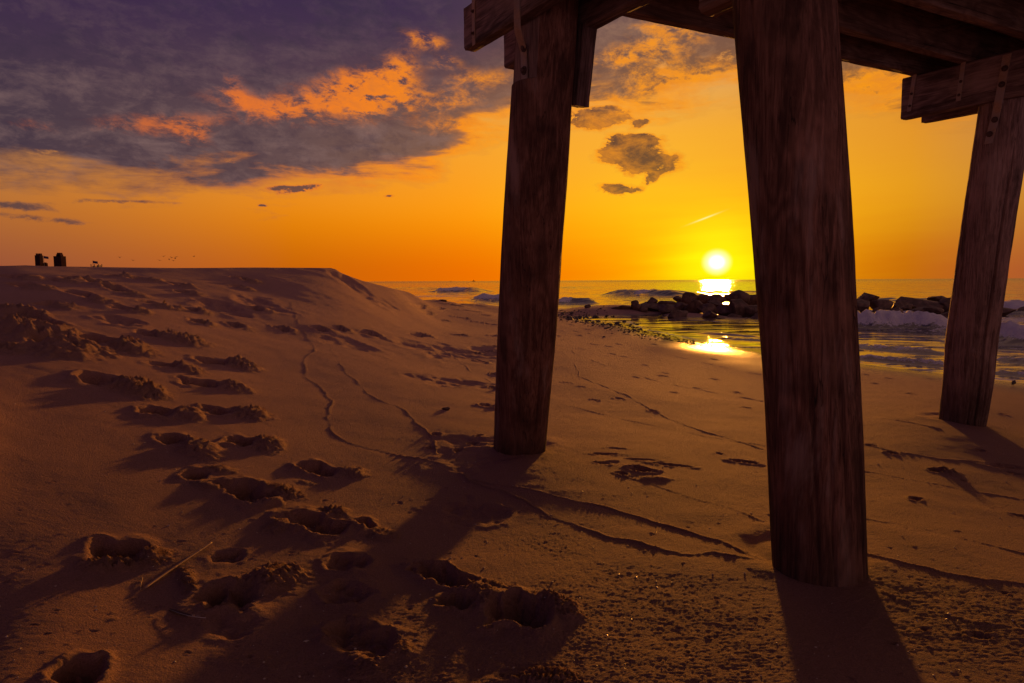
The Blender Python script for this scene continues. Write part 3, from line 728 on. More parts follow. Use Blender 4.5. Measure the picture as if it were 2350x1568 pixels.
setin(nt, b, 'Base Color', mixc(nt, r1, (.05, .03, .025), (.16, .09, .07))); setin(nt, b, 'Roughness', .65); b.inputs['Metallic'].default_value = .3; M_bolt = m
m, nt, b = mat('jetty_rock'); co = coord(nt, 'Object'); r1 = noise(nt, co, 3.0, 8, .65, .4); r2 = noise(nt, co, 14, 6, .65)
setin(nt, b, 'Base Color', mixc(nt, r1.smooth(.35, .7), (.07, .034, .024), (.22, .12, .085))); setin(nt, b, 'Roughness', .38+r2*.4)
bump(nt, b, r1+r2*.35, .9, .05); M_rock = m

# ------------------------------------------------------------------ the pier


def cyl_fit(ul, ur, v, vr=None):
    a = ray(ul, v); b_ = ray(ur, vr or v); h_ = math.acos(float(a@b_))/2; m_ = a+b_
    return m_/np.linalg.norm(m_), h_


def hit(u, v, P, n):
    d = ray(u, v); return CP+d*(((P-CP)@n)/(d@n))


def first(ul, ur, v, r):
    m_, h_ = cyl_fit(ul, ur, v); return CP+m_*(r/math.sin(h_))


P1 = first(1133, 1252, 1033, .18); P2 = first(1769, 1987, 1300, .18); P3 = first(2154, 2262, 962, .18)
cdir = P1-P2; cdir[2] = 0; cdir /= np.linalg.norm(cdir); sdir = np.array([cdir[1], -cdir[0], 0]); ZUP = np.array([0, 0, 1.])

pier = empty('pier', (float(P2[0]), float(P2[1]), 0), 'weathered timber beach pier seen from below on three thick leaning piles', 'pier')
PO = np.array([P2[0], P2[1], 0])


def part(name, me, m, label=None, parent=None, loc=None):
    o = link(name, me, m, parent or pier, label); return o


def pile(name_lbl, P, rows, material, zbot, ztop, seed, notch=None, knots=(), groove=.004):
    """a round timber fitted to the outline rows (left u, right u, v); everything in world coordinates relative to the pier"""
    C_, Rr, Zs = [], [], []
    for ul, ur, v in rows:
        m_, h_ = cyl_fit(ul, ur, v); Q = hit((ul+ur)/2, v, P, sdir); C_.append(Q); Rr.append(np.linalg.norm(Q-CP)*math.sin(h_)); Zs.append(Q[2])
    Zs = np.array(Zs); o_ = np.argsort(Zs); Zs = Zs[o_]; C_ = np.array(C_)[o_]; Rr = np.array(Rr)[o_]
    k = (C_[-1]-C_[0])/(Zs[-1]-Zs[0])
    zz = np.arange(zbot, ztop, .012); 
    if notch: zz = np.sort(np.concatenate([zz, [notch[0]-.001, notch[0]+.001]]))
    cx = np.interp(zz, Zs, C_[:, 0]); cy = np.interp(zz, Zs, C_[:, 1]); rr_ = np.interp(zz, Zs, Rr)
    ab = zz > Zs[-1]; cx[ab] = C_[-1, 0]+k[0]*(zz[ab]-Zs[-1]); cy[ab] = C_[-1, 1]+k[1]*(zz[ab]-Zs[-1])
    be = zz < Zs[0]; cx[be] = C_[0, 0]+k[0]*(zz[be]-Zs[0]); cy[be] = C_[0, 1]+k[1]*(zz[be]-Zs[0])
    ker = np.ones(31)/31; pad = lambda q: np.convolve(np.pad(q, 15, mode='edge'), ker, 'valid')
    cx, cy, rr_ = pad(cx), pad(cy), pad(rr_)
    N_ = 176; th = np.linspace(0, 2*np.pi, N_, endpoint=False)
    T, ZZ = np.meshgrid(th, zz)
    cs, sn = np.cos(T), np.sin(T)
    fl = fbm(T*26/np.pi+seed, ZZ*.9, 4, .6, ridge=True)         # fibres and drying checks
    chk = np.clip(-.06-perlin(T*11+seed, ZZ*.35+seed)*1, -1, 1)
    rad_ = rr_[:, None]*(1+.018*fbm(cs*1.3+seed, sn*1.3+ZZ*.8, 3))-groove*np.clip(fl, -1, 1)*.6-groove*3.2*sstep(.30, .42, np.abs(perlin(T*7/np.pi*2+seed, ZZ*.45))*0+np.clip(perlin(T*20/np.pi+seed*3, ZZ*.5), 0, 1))
    for (kt, kz, kr, kh) in knots:
        dd = ((np.angle(np.exp(1j*(T-kt)))*rr_[:, None])**2+(ZZ-kz)**2)/(kr*kr); rad_ += kh*np.exp(-dd)
    x_ = rad_*cs; y_ = rad_*sn
    if notch:                                                   # flat seat cut for the cap on the landward face
        nz, off = notch; sc_ = x_*sdir[0]+y_*sdir[1]; lim = -off; cut = np.where((ZZ > nz) & (sc_ < lim), lim-sc_, 0)
        x_ = x_+cut*sdir[0]; y_ = y_+cut*sdir[1]
    co_ = np.stack([x_+cx[:, None]-PO[0], y_+cy[:, None]-PO[1], ZZ], -1)
    me = quad_mesh('pile', co_, None, True, True)
    if notch:
        me.materials.append(material); me.materials.append(M_pale); q_ = (cut > .004); q_ = q_[:-1] & q_[1:] & np.roll(q_, -1, 1)[:-1]
        me.polygons.foreach_set('material_index', q_.astype(np.int32).reshape(-1))
    return part('pile', me, None if notch else material, name_lbl), (lambda z: np.array([np.interp(z, zz, cx), np.interp(z, zz, cy), z])), (lambda z: float(np.interp(z, zz, rr_)))


T1 = [(1173.5, 1313.5, 213), (1160, 1303, 400), (1151, 1291, 551), (1142, 1277, 764), (1137, 1264, 900), (1133, 1252, 1033)]
T2 = [(1682, 1920, 61), (1703, 1938, 300), (1722, 1954, 523), (1737, 1964, 720), (1751, 1972.5, 884), (1759, 1981.7, 1074), (1769, 1987, 1300)]
T3 = [(2246, 2372, 243), (2222, 2348, 400), (2200, 2324, 551), (2181, 2303, 690), (2164, 2287, 800), (2166, 2284, 850), (2160, 2276, 900), (2155, 2264, 962)]
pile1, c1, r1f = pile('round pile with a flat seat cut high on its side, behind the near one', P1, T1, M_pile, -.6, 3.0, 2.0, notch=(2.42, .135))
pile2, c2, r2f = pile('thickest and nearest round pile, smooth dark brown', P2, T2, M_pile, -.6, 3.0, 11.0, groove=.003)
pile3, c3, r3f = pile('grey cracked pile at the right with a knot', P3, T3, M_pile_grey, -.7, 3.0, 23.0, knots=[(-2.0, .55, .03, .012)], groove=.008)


def timber(name, A, B, w, hh_, material, lbl=None, up=ZUP, seed=0, chamfer=.006, parent=None, wob=.003, ragged=.006):
    """a sawn timber from A to B (centres of its ends), w wide, hh_ high, with slightly worn edges"""
    A = np.array(A, float); B = np.array(B, float); d = B-A; L = np.linalg.norm(d); d /= L
    side = np.cross(up, d); side /= np.linalg.norm(side); upv = np.cross(d, side)
    n = max(3, int(L/.05)); tt = np.linspace(0, L, n)
    hw, hh = w/2, hh_/2; c_ = chamfer
    ring = []
    for (sx_, sy_) in ((-1, -1), (1, -1), (1, 1), (-1, 1)):
        ring += ([(sx_*hw, sy_*(hh-c_)), (sx_*(hw-c_), sy_*hh)] if sx_*sy_ > 0 else [(sx_*(hw-c_), sy_*hh), (sx_*hw, sy_*(hh-c_))])
    # order round the section, with extra points along each side
    ring = sorted(ring, key=lambda p: math.atan2(p[1], p[0]))
    pts_ = []
    for i in range(len(ring)):
        p, q = ring[i], ring[(i+1) % len(ring)]; m_ = 1 if math.hypot(q[0]-p[0], q[1]-p[1]) < .03 else 5
        for j in range(m_): pts_.append((p[0]+(q[0]-p[0])*j/m_, p[1]+(q[1]-p[1])*j/m_))
    pts_ = np.array(pts_); K = len(pts_)
    rs = np.random.RandomState(seed+5)
    ph = np.arange(K)*.37+seed*3.1
    Tg, Pg = np.meshgrid(tt, ph, indexing='ij')
    wobv = fbm(Tg*3+seed, Pg, 3)*wob
    sc_ = 1+wobv/max(hw, hh)*2.0
    local = np.zeros((n, K, 3)); local[..., 0] = Tg; local[..., 1] = pts_[None, :, 0]*sc_; local[..., 2] = pts_[None, :, 1]*sc_
    local[0, :, 0] += fbm(ph*3, ph*0+seed, 2)*ragged; local[-1, :, 0] += fbm(ph*3+5, ph*0+seed, 2)*ragged
    vs = local.reshape(-1, 3); fs = []
    for i in range(n-1):
        for j in range(K):
            j2 = (j+1) % K; fs.append((i*K+j, i*K+j2, (i+1)*K+j2, (i+1)*K+j))
    fs.append(tuple(range(K))[::-1]); fs.append(tuple(range((n-1)*K, n*K)))
    me = raw_mesh(name, vs, fs); o = part(name, me, material, lbl, parent)
    Mx = Matrix(((d[0], side[0], upv[0], A[0]), (d[1], side[1], upv[1], A[1]), (d[2], side[2], upv[2], A[2]), (0, 0, 0, 1)))
    Pm = Matrix.Translation(Vector((PO[0], PO[1], 0)))
    o.matrix_basis = Pm.inverted() @ Mx
    return o


CB, CT_ = 2.745, 3.045                                          # underside and top of the caps
TH = .10


def rel(P, c_, s_, z): return P*np.array([1, 1, 0])+cdir*c_+sdir*s_+ZUP*z


E1 = hit(1065, 115, P1-sdir*.235, sdir); e1 = float((E1-P1)@cdir)
E1f = hit(1170, 136, P1+sdir*.235, sdir); e1f = float((E1f-P1)@cdir)
E2 = hit(2066.6, 274, P3-sdir*.235, sdir); e2 = float((E2-P3)@cdir)
E2f = hit(2120, 283, P3+sdir*.235, sdir); e2f = float((E2f-P3)@cdir)
zc1, zc2 = float(E1[2]), float(E2[2]); zc1f = float(hit(1367, 60, P1+sdir*.235, sdir)[2]); zc2f = float(E2f[2])
print('caps', e1, e1f, e2, e2f, zc1, zc2, zc1f, zc2f)
HC = 3.045


def cap(P, off, e, zb, lbl, seed):
    zt = HC; return timber('cap_beam', rel(P, e, off, (zb+zt)/2), rel(P, -4.6, off, (zb+zt)/2), TH, zt-zb, M_cap, lbl, seed=seed, chamfer=.012)


cap(P1, -.185, e1, zc1, 'cap timber with a strap near its blunt end, left of the middle pile', 1)
cap(P1, .235, e1f, zc1f, None, 2)
cap(P3, -.185, e2, zc2, 'cap timber with rust-stained end, right side', 3)
cap(P3, .235, e2f, zc2f, None, 4)
# stringers over the caps, fitted to their lower edges
ZS = HC+.004
SH = .30


def strg(a, b_, k0, k1, seed, w=.09):
    A = hit(*a, np.array([0, 0, ZS]), ZUP); B = hit(*b_, np.array([0, 0, ZS]), ZUP); d = B-A; d /= np.linalg.norm(d)
    n = np.array([-d[1], d[0], 0]); n = n if n@cdir < 0 else -n
    A = A+n*w/2-d*k0; B = B+n*w/2+d*k1; up = ZUP*SH/2
    timber('stringer', A+up, B+up, w, SH, M_beam, None, seed=seed); return A, B, d


sA = strg((1416, 35), (2093, 176), 5.5, 7.5, 11)
sB = strg((1923, 76), (2210, 150), 5.5, 8.0, 12)
sC = strg((2060, 6), (2350, 92), 6.5, 8.0, 13)
n_c = -cdir
d_ = sC[2]
for k in range(1, 7):
    A = sC[0]+n_c*.62*k; B = sC[1]+n_c*.62*k
    timber('stringer', A+ZUP*SH/2, B+ZUP*SH/2, .09, SH, M_beam, None, seed=20+k)
# deck boards on top
dd = sA[2]; org = sA[0]+cdir*.22
for k in range(96):
    A = org+dd*(k*.152+.2)+ZUP*(SH+.022); B = A+n_c*5.6
    timber('deck_board', A, B, .143, .04, M_beam, None, seed=40+k, wob=.001)


def strap(pts_, wdir, w, th, lbl, bolts=(), nrm=None, joint=1.0):
    """flat steel strap through world points; wdir = direction of its width"""
    pts_ = [np.array(p, float) for p in pts_]; wd = np.array(wdir, float); wd /= np.linalg.norm(wd)
    # smooth the bends
    q = []
    for i in range(len(pts_)-1):
        m_ = max(2, int(np.linalg.norm(pts_[i+1]-pts_[i])/.012))
        for j in range(m_): q.append(pts_[i]+(pts_[i+1]-pts_[i])*j/m_)
    q.append(pts_[-1]); q = np.array(q); 
    for _ in range(3): q[1:-1] = (q[:-2]+q[1:-1]*2+q[2:])/4
    vs, fs = [], []
    for i, p in enumerate(q):
        tg = q[min(i+1, len(q)-1)]-q[max(i-1, 0)]; tg /= np.linalg.norm(tg); nn = np.cross(wd, tg); nn /= np.linalg.norm(nn)
        for a_, b_ in ((-1, -1), (1, -1), (1, 1), (-1, 1)): vs.append(p+wd*a_*w/2+nn*b_*th/2-PO)
    for i in range(len(q)-1):
        for j in range(4): fs.append((i*4+j, i*4+(j+1) % 4, i*4+4+(j+1) % 4, i*4+4+j))
    fs += [(3, 2, 1, 0), tuple(len(vs)-4+j for j in range(4))]
    o = part('strap', raw_mesh('strap', vs, fs), M_rust, lbl)
    for bp, bn, br in bolts:
        bolt(bp, bn, br, o)
    return o


def bolt(P, n, r_, parent):
    """hex bolt head with a washer"""
    n = np.array(n, float); n /= np.linalg.norm(n); a = np.cross(n, ZUP if abs(n[2]) < .9 else np.array([1., 0, 0])); a /= np.linalg.norm(a); b_ = np.cross(n, a)
    vs, fs = [], []
    prof = [(1.55, -.002, 16), (1.55, .004, 16), (1.0, .0045, 6), (1.0, .016, 6), (.7, .020, 6)]
    K = 24
    for rad_, h_, sides in prof:
        for j in range(K):
            th = j/K*2*math.pi; rr_ = rad_
            if sides == 6:
                k = math.pi/6; rr_ = rad_*math.cos(k)/math.cos((th % (2*k))-k)
            vs.append(np.array(P)+a*math.cos(th)*rr_*r_+b_*math.sin(th)*rr_*r_+n*h_-PO)
    for i in range(len(prof)-1):
        for j in range(K): fs.append((i*K+j, i*K+(j+1) % K, (i+1)*K+(j+1) % K, (i+1)*K+j))
    fs.append(tuple(range((len(prof)-1)*K, len(prof)*K)))
    part('bolt', raw_mesh('bolt', vs, fs), M_bolt, None, parent)


nf = -sdir                                                      # landward face normal, towards the camera side
def onface(u, v, P, off): return hit(u, v, P+sdir*off, sdir)


# strap near the end of the left cap
f1 = -.185-TH/2-.006
a = onface(1082, 0, P1, f1); b_ = onface(1087.5, 104, P1, f1); cdx = (a+b_)/2
a2 = np.array([b_[0], b_[1], HC+.12])
strap([a2, b_], cdir, .036, .006, None, [(b_+ZUP*.075, nf, .0085), (b_+ZUP*.215, nf, .0085)])
# strap that bends off the left cap on to the seat of the middle pile
up_ = onface(1187, 40, P1, f1)
foot = onface(1204, 188, P1, -.150); kink = onface(1202, 118, P1, -.150); bend0 = onface(1187, 66, P1, f1)
top_ = up_+(up_-bend0)/np.linalg.norm(up_-bend0)*.35
top_ = bend0+ZUP*.36+cdir*.0
bt = [(onface(1203, 110, P1, -.158), nf, .017), (onface(1202.5, 162, P1, -.158), nf, .017)]
strap([top_, bend0, kink, foot], cdir, .062, .008, 'long rusty strap bent off the cap on to the middle pile', bt)
# straps on the right cap
f2 = -.185-TH/2-.006
for u0, v0, u1, v1, w_ in [(2098, 178, 2086, 256, .036), (2211, 146, 2199, 232, .038)]:
    a = onface(u0, v0, P3, f2); b_ = onface(u1, v1, P3, f2)
    b_ = b_; tpt = b_+(a-b_)*1.12
    strap([tpt, b_], cdir, w_, .006, None, [(b_+(a-b_)*.16, nf, .0085), (b_+(a-b_)*.52, nf, .0085)])
a = onface(2311, 130, P3, f2); b_ = onface(2292, 232, P3, f2)
kk = onface(2286, 262, P3, -.205); ft = onface(2268, 330, P3, -.205); 
pf = lambda u, v: onface(u, v, P3, -.213)
strap([a+(a-b_)*.05, b_, kk, ft], cdir, .062, .008, 'long rusty strap running down on to the right pile',
      [(onface(2306, 157, P3, f2-.006), nf, .016), (onface(2299, 194, P3, f2-.006), nf, .016), (pf(2283, 275), nf, .016), (pf(2271, 308), nf, .016)])
# scab board on the seaward side of the middle pile, and the cleat by the near pile's head
A = onface(1339, 60, P1, .235); B = onface(1330, 243, P1, .235)
Bw = c1(float(B[2])); A = onface(1345, 62, P1, .225); B = onface(1327, 245, P1, .225)
timber('scab_board', B, A, .055, .115, M_cap, 'board hanging below the cap beside the middle pile', up=sdir, seed=31) if False else None
d = A-B
timber('scab_board', B, A+d*.02, .095, .105, M_cap, 'board hanging below the cap beside the middle pile', up=sdir, seed=31, chamfer=.004)
A = onface(1625, 18, P2, .0); pc = c2(2.6)
_q = hit(1627, 4, P2+sdir*.12, sdir)
timber('cleat', _q, _q-cdir*.42, .14, .13, M_beam, 'short timber block at the head of the nearest pile', seed=33, chamfer=.02)
0 and timber('cleat', _q, _q, .10, .10, M_beam, 'short timber block at the head of the nearest pile', seed=33) if False else None
# nails in the middle pile
for u, v, du, dv in [(1173, 233, 0, 0)]:
    pass

# ------------------------------------------------------------------ jetty rocks


def rock(P, size, seed, lbl, flat=.8, group='dark rocks of the jetty'):
    """an angular boulder: a ball cut by random planes, then roughened"""
    rs = np.random.RandomState(seed); bm = bmesh.new(); bmesh.ops.create_icosphere(bm, subdivisions=4, radius=1)
    co_ = np.array([v.co[:] for v in bm.verts])
    for k in range(17):
        n = rs.randn(3); n[2] = n[2]*.8; n /= np.linalg.norm(n); dd_ = rs.uniform(.42, .80); ex = co_@n-dd_; co_ -= np.outer(np.clip(ex, 0, None), n)*.985
    s1 = fbm(co_[:, 0]*1.7+seed, co_[:, 1]*1.7+co_[:, 2], 3)*.06+fbm(co_[:, 0]*6+seed, co_[:, 2]*6+co_[:, 1]*2, 3)*.035
    co_ *= (1+s1)[:, None]
    sz = np.array(size)/2/np.array([abs(co_[:, 0]).max(), abs(co_[:, 1]).max(), abs(co_[:, 2]).max()])
    tilt = Matrix.Rotation(rs.uniform(-.18, .18), 3, 'Y')
    for v, c_ in zip(bm.verts, co_): v.co = tilt @ Vector(c_*sz)
    me = bpy.data.meshes.new('rock'); bm.to_mesh(me); bm.free()
    for p in me.polygons: p.use_smooth = True
    o = link('rock', me, M_rock, None, lbl, 'rock', group); o.location = P
    return o


def zA(X, Y, w, h): return ((X/2.611+2000)/1.634, (Y/2.611+1000)/1.634, w/2.611/1.634, h/2.611/1.634)
def zB(X, Y, w, h): return ((X/3.137+3100)/1.634, (Y/3.137+1000)/1.634, w/3.137/1.634, h/3.137/1.634)


ROCKS = [
    (zA(870, 404, 205, 44), 31.5, 'low flat dark slab, the landward tip of the jetty'), (zA(1008, 385, 85, 88), 31.2, 'upright square boulder near the landward tip of the jetty'), (zA(1075, 408, 80, 48), 31.0, 'small boulder leaning on the upright square one'),
    (zA(1160, 338, 92, 60), 31.8, 'lone pointed boulder perched on the low landward end'), (zA(1150, 388, 210, 66), 31.6, 'wide block under the lone pointed boulder'), (zA(1300, 352, 170, 60), 31.5, 'broad block right of the lone pointed boulder'),
    (zA(1310, 405, 220, 60), 30.6, 'low broad block at the sand below the stepped part'), (zA(1425, 320, 80, 56), 31.4, 'small pointed boulder left of the first high one'), (zA(1520, 305, 128, 84), 31.0, 'high round-topped boulder, leftmost of the tall row'),
    (zA(1450, 385, 160, 80), 30.6, 'dark block below the leftmost tall boulder'), (zA(1655, 308, 126, 84), 31.0, 'second tall flat-topped boulder from the left'), (zA(1580, 395, 170, 110), 30.0, 'large block low between the first two tall boulders'),
    (zA(1790, 318, 160, 76), 31.0, 'flat-topped boulder directly under the sun glitter'), (zA(1690, 410, 170, 84), 29.6, 'middle low block under the second tall boulder'), (zA(1800, 385, 160, 90), 30.2, 'block in the heart of the jetty below the glitter'),
    (zA(1902, 305, 66, 60), 31.4, 'narrow stone wedged left of the biggest boulder'), (zA(2000, 310, 165, 124), 30.6, 'biggest dark boulder left of the nearest pile'), (zA(1900, 400, 160, 100), 29.6, 'block with pale top at the foot of the biggest boulder'),
    (zA(2010, 410, 210, 140), 29.2, 'massive front block left of the nearest pile'), (zA(2130, 305, 150, 110), 31.0, 'tall boulder half hidden by the nearest pile, upper'), (zA(2150, 425, 160, 130), 29.0, 'front boulder half hidden by the nearest pile, lower'),
    (zA(1415, 458, 165, 72), 27.6, 'triangular boulder alone in the swash before the jetty'), (zA(1728, 472, 178, 66), 27.2, 'slanted flat-topped boulder standing in the shallow water'), (zA(1832, 504, 66, 26), 26.6, 'little stone beside the slanted boulder in the water'),
    (zA(1985, 486, 130, 44), 27.6, 'low wet stone in foam before the massive block'), (zA(2175, 502, 110, 50), 27.0, 'wet stone in foam just left of the nearest pile'), (zA(2300, 380, 200, 150), 29.6, 'boulder behind the nearest pile, left half, high'), (zA(2480, 400, 240, 170), 29.6, 'boulder behind the nearest pile, right half'), (zA(2260, 470, 150, 80), 28.4, 'boulder behind the nearest pile, low at the water'),
    (zB(475, 362, 250, 118), 30.5, 'big peaked boulder just right of the nearest pile'), (zB(420, 455, 200, 130), 29.6, 'front boulder at the right edge of the nearest pile'), (zB(640, 440, 220, 124), 30.0, 'broad boulder right of the big peaked one'),
    (zB(845, 465, 150, 96), 30.0, 'small cleft boulder in the dip of the right part'), (zB(600, 500, 90, 60), 28.8, 'little grey stone among the wet boulders, right part'), (zB(740, 535, 240, 72), 28.4, 'low shiny boulder in the foam, right part'),
    (zB(1100, 438, 430, 132), 30.2, 'long whale-backed boulder of the right part'), (zB(1310, 385, 320, 92), 31.2, 'high smooth boulder behind the whale-backed one'), (zB(1400, 450, 180, 140), 29.6, 'tall boulder at the left edge of the right pile'),
    (zB(1080, 530, 180, 84), 28.6, 'round pale stone under the whale-backed boulder'), (zB(1252, 535, 185, 90), 28.4, 'round dark stone between the pale one and the right pile'), (zB(1385, 560, 140, 40), 27.8, 'small low stone in foam at the right pile'),
    (zB(960, 585, 330, 42), 26.6, 'flat black stone awash in the white surf'), (zB(920, 500, 160, 90), 29.4, 'dark block under the cleft boulder'), (zB(1600, 430, 260, 140), 30.2, 'boulder behind the right pile, larger left one'), (zB(1760, 460, 240, 120), 30.0, 'boulder behind the right pile, right one'),
    (zB(2095, 522, 170, 66), 28.4, 'low dark boulder just right of the right pile'), (zB(2330, 488, 140, 34), 28.0, 'low dark stone at the right frame edge in foam')]
for i, ((u, v, w, h_), y, lb) in enumerate(ROCKS):
    d = ray(u, v); k = y/d[1]; P = CP+d*k; sc_ = k*(d@CF)/FPX
    W_, H_ = w*sc_*1.34, h_*sc_*1.34
    P[2] -= H_*.10; H_ *= 1.2
    rock(tuple(P), (W_, max(W_*.75, .5), H_), 100+i, lb or 'dark boulder in the jetty hidden behind a pile')
# beach stones: a reef of them by the shoreline and a few single ones
stones = [((1210, 0, 0, 0), 0)]
for i, (u, v, w_, h_, lb) in enumerate([(1018, 692, .26, .14, 'dark low rock on the berm edge left of the middle pile'), (1310, 706, .32, .2, 'dark stone on sand right of the middle pile'), (1350, 707, .38, .26, 'pointed dark stone before the jetty tip'), (1408, 728, .14, .10, 'tiny dark stone near the swash tip'), (1425, 1, 0, 0, '')]):
    if w_ == 0: continue
    P = ground(u, v); P = (P[0], P[1], P[2]+h_*.2); rock(P, (w_, w_*.7, h_), 300+i, lb, group='single stones on the sand')
m, nt, b = mat('brown_stone'); co = coord(nt); r1 = noise(nt, co, 40, 5, .6); setin(nt, b, 'Base Color', mixc(nt, r1, (.06, .03, .02), (.16, .08, .05))); setin(nt, b, 'Roughness', .6); M_stone = m
P = ground(1024, 940); o = rock((P[0], P[1], P[2]+.006), (.085, .05, .035), 333, 'small reddish-brown stone lying alone on the sand left of the middle pile', group=None); o.data.materials[0] = M_stone; o.name = 'stone'

# pebble field by the shoreline: stuff
rs = np.random.RandomState(5); vs, fs = [], []
ico = bmesh.new(); bmesh.ops.create_icosphere(ico, subdivisions=1, radius=1); iv = np.array([v.co[:] for v in ico.verts]); ifc = [tuple(v.index for v in f.verts) for f in ico.faces]; ico.free()


def zg(x, y):
    i = int(np.clip(np.searchsorted(GX, x), 0, len(GX)-1)); j = int(np.clip(np.searchsorted(GY, y), 0, len(GY)-1)); return float(Z[j, i])


def pebble(P, r_):
    k = len(vs); q = iv*(1+rs.rand(len(iv), 1)*.35)*np.array([r_*rs.uniform(.8, 1.5), r_*rs.uniform(.8, 1.3), r_*rs.uniform(.45, .8)])
    a_ = rs.rand()*6.28; c_, s_ = math.cos(a_), math.sin(a_); q = np.stack([q[:, 0]*c_-q[:, 1]*s_, q[:, 0]*s_+q[:, 1]*c_, q[:, 2]], 1)
    for p in q: vs.append((p[0]+P[0], p[1]+P[1], p[2]+P[2]))
    fs.extend(tuple(x+k for x in f) for f in ifc)


strip = [(1285, 722), (1330, 727), (1385, 742), (1440, 752), (1500, 768), (1560, 782), (1650, 796)]
sp = [ground(*p) for p in strip]
for k in range(1000):
    f = rs.rand()**1.6*(len(sp)-1); i = int(f); q = sp[i]+(sp[min(i+1, len(sp)-1)]-sp[i])*(f-i)
    spread = 1.5*(1-f/6.5)+.25; x = q[0]+rs.randn()*spread*.55; y = q[1]+rs.randn()*spread
    r_ = .012+.034*rs.rand()**3*(1.3-f/6)
    if f < 3.2 and rs.rand() < .25: r_ *= 1.8
    pebble((x, y, zg(x, y)+r_*.25), r_)
m, nt, b = mat('dark_pebbles'); co = coord(nt); r1 = noise(nt, co, 9, 2, .5); setin(nt, b, 'Base Color', mixc(nt, r1.smooth(.35, .7), (.035, .022, .02), (.12, .08, .065))); setin(nt, b, 'Roughness', .55)
link('pebbles', raw_mesh('pebbles', vs, fs), m, kind='stuff', label='dark pebbles and shell bits strewn along the upper wash line')
# pale shell crumbs on the near sand: stuff
vs, fs = [], []
for k in range(900):
    u = rs.uniform(0, 2350); v = 1000+560*rs.rand()
    P = ground(u, v) if k % 9 == 0 else None
    if P is None:
        y = 1.9+rs.rand()**1.3*4.5; x = rs.uniform(-.85, .85)*y; P = np.array([x, y, 0])
    x, y = float(P[0]), float(P[1]); r_ = .0012+.0030*rs.rand()**3
    pebble((x, y, zg(x, y)+r_*.3), r_)
m, nt, b = mat('shell_crumbs'); setin(nt, b, 'Base Color', (.62, .52, .44)); setin(nt, b, 'Roughness', .35)
link('shell_crumbs', raw_mesh('shell_crumbs', vs, fs), m, kind='stuff', label='pale shell crumbs scattered over the near sand')

# ------------------------------------------------------------------ reed stick, chip, feather, shells
m, nt, b = mat('dry_reed'); co = coord(nt); X, Y, Zc = sep(nt, co); r1 = noise(nt, comb(nt, X*.08, Y, Zc), 500, 4, .6); setin(nt, b, 'Base Color', mixc(nt, r1, (.38, .24, .13), (.62, .42, .24))); setin(nt, b, 'Roughness', .55); bump(nt, b, r1, .5, .001); M_reed = m


def reed(u0, v0, u1, v1, r_, lbl, name='reed_stick', nodes=(.42, .80), lift=.008):
    A = ground(u0, v0); B = ground(u1, v1); A = np.array([A[0], A[1], zg(A[0], A[1])+lift]); B = np.array([B[0], B[1], zg(B[0], B[1])+lift*1.2])
    d = B-A; L = np.linalg.norm(d); n = 60; K = 14; co_ = np.zeros((n, K, 3)); tt = np.linspace(0, 1, n)
    for i, q in enumerate(tt):
        rr_ = r_*(1-.15*q)*(1+.28*sum(math.exp(-((q-z)/.012)**2) for z in nodes)-.18*sum(math.exp(-((q-z-.016)/.008)**2) for z in nodes))
        if i == 0: rr_ *= .75
        for j in range(K):
            th = j/K*6.2832; co_[i, j] = (q*L, math.cos(th)*rr_*1.25+.002*math.sin(q*5), math.sin(th)*rr_*.8)
    me = quad_mesh('reed', co_, None, True, True)
    bm = bmesh.new(); bm.from_mesh(me); bmesh.ops.contextual_create(bm, geom=[e for e in bm.edges if e.is_boundary and e.verts[0].co.x < L/2]); bmesh.ops.contextual_create(bm, geom=[e for e in bm.edges if e.is_boundary]); bm.to_mesh(me); bm.free()
    o = link(name, me, M_reed, None, lbl, 'stick'); o.matrix_world = Matrix.Translation(Vector(A)) @ Vector(d).to_track_quat('X', 'Z').to_matrix().to_4x4()
    return o


reed(333, 1349, 484, 1247, .0045, 'straw-coloured jointed reed stick lying on the sand between two deep footprints')
reed(323, 1351, 325, 1323, .0016, 'short thin straw splinter beside the lower end of the long reed', 'straw_splinter', nodes=(), lift=.003)

# feather
A = ground(391, 1400); B = ground(478, 1424); d = B-A; L = float(np.hypot(d[0], d[1]))
fe = empty('feather', (float(A[0]), float(A[1]), zg(A[0], A[1])+.004), 'small dark feather with a pale downy quill end on the sand below the reed stick', 'feather')
fe.rotation_euler = (0, 0, math.atan2(d[1], d[0]))
m, nt, b = mat('feather_vane'); setin(nt, b, 'Base Color', (.10, .06, .05)); setin(nt, b, 'Roughness', .7); M_fv = m
m, nt, b = mat('feather_quill'); setin(nt, b, 'Base Color', (.62, .56, .54)); setin(nt, b, 'Roughness', .4); M_fq = m
vs, fs = [], []
for side in (-1, 1):
    for i in range(46):
        q = i/46*.70; w_ = (.010*math.sin(math.pi*min(1, (q+.06)/.80))**.6)*(.9+.25*rnd.random()); x0 = q*L; x1 = x0-L*.05
        k = len(vs); yb = -.10*L*math.sin(q*2.4)
        vs += [(x0, yb, .002), (x0+L*.018, yb, .002), (x1+L*.018, yb+side*w_, .0035+.002*rnd.random()), (x1, yb+side*w_, .0035)]
        vs += [(a_, b2, c_-.0005) for a_, b2, c_ in vs[-4:]]
        fs += [(k, k+1, k+2, k+3), (k+7, k+6, k+5, k+4), (k, k+4, k+5, k+1), (k+1, k+5, k+6, k+2), (k+2, k+6, k+7, k+3), (k+3, k+7, k+4, k)]
link('vane', raw_mesh('vane', vs, fs), M_fv, fe)
co_ = np.zeros((40, 8, 3))
for i in range(40):
    q = i/39
    for j in range(8): co_[i, j] = (q*L, -.10*L*math.sin(q*2.4)+math.cos(j*.785)*(.0004+.0011*q), .0025+math.sin(j*.785)*(.0004+.0011*q))
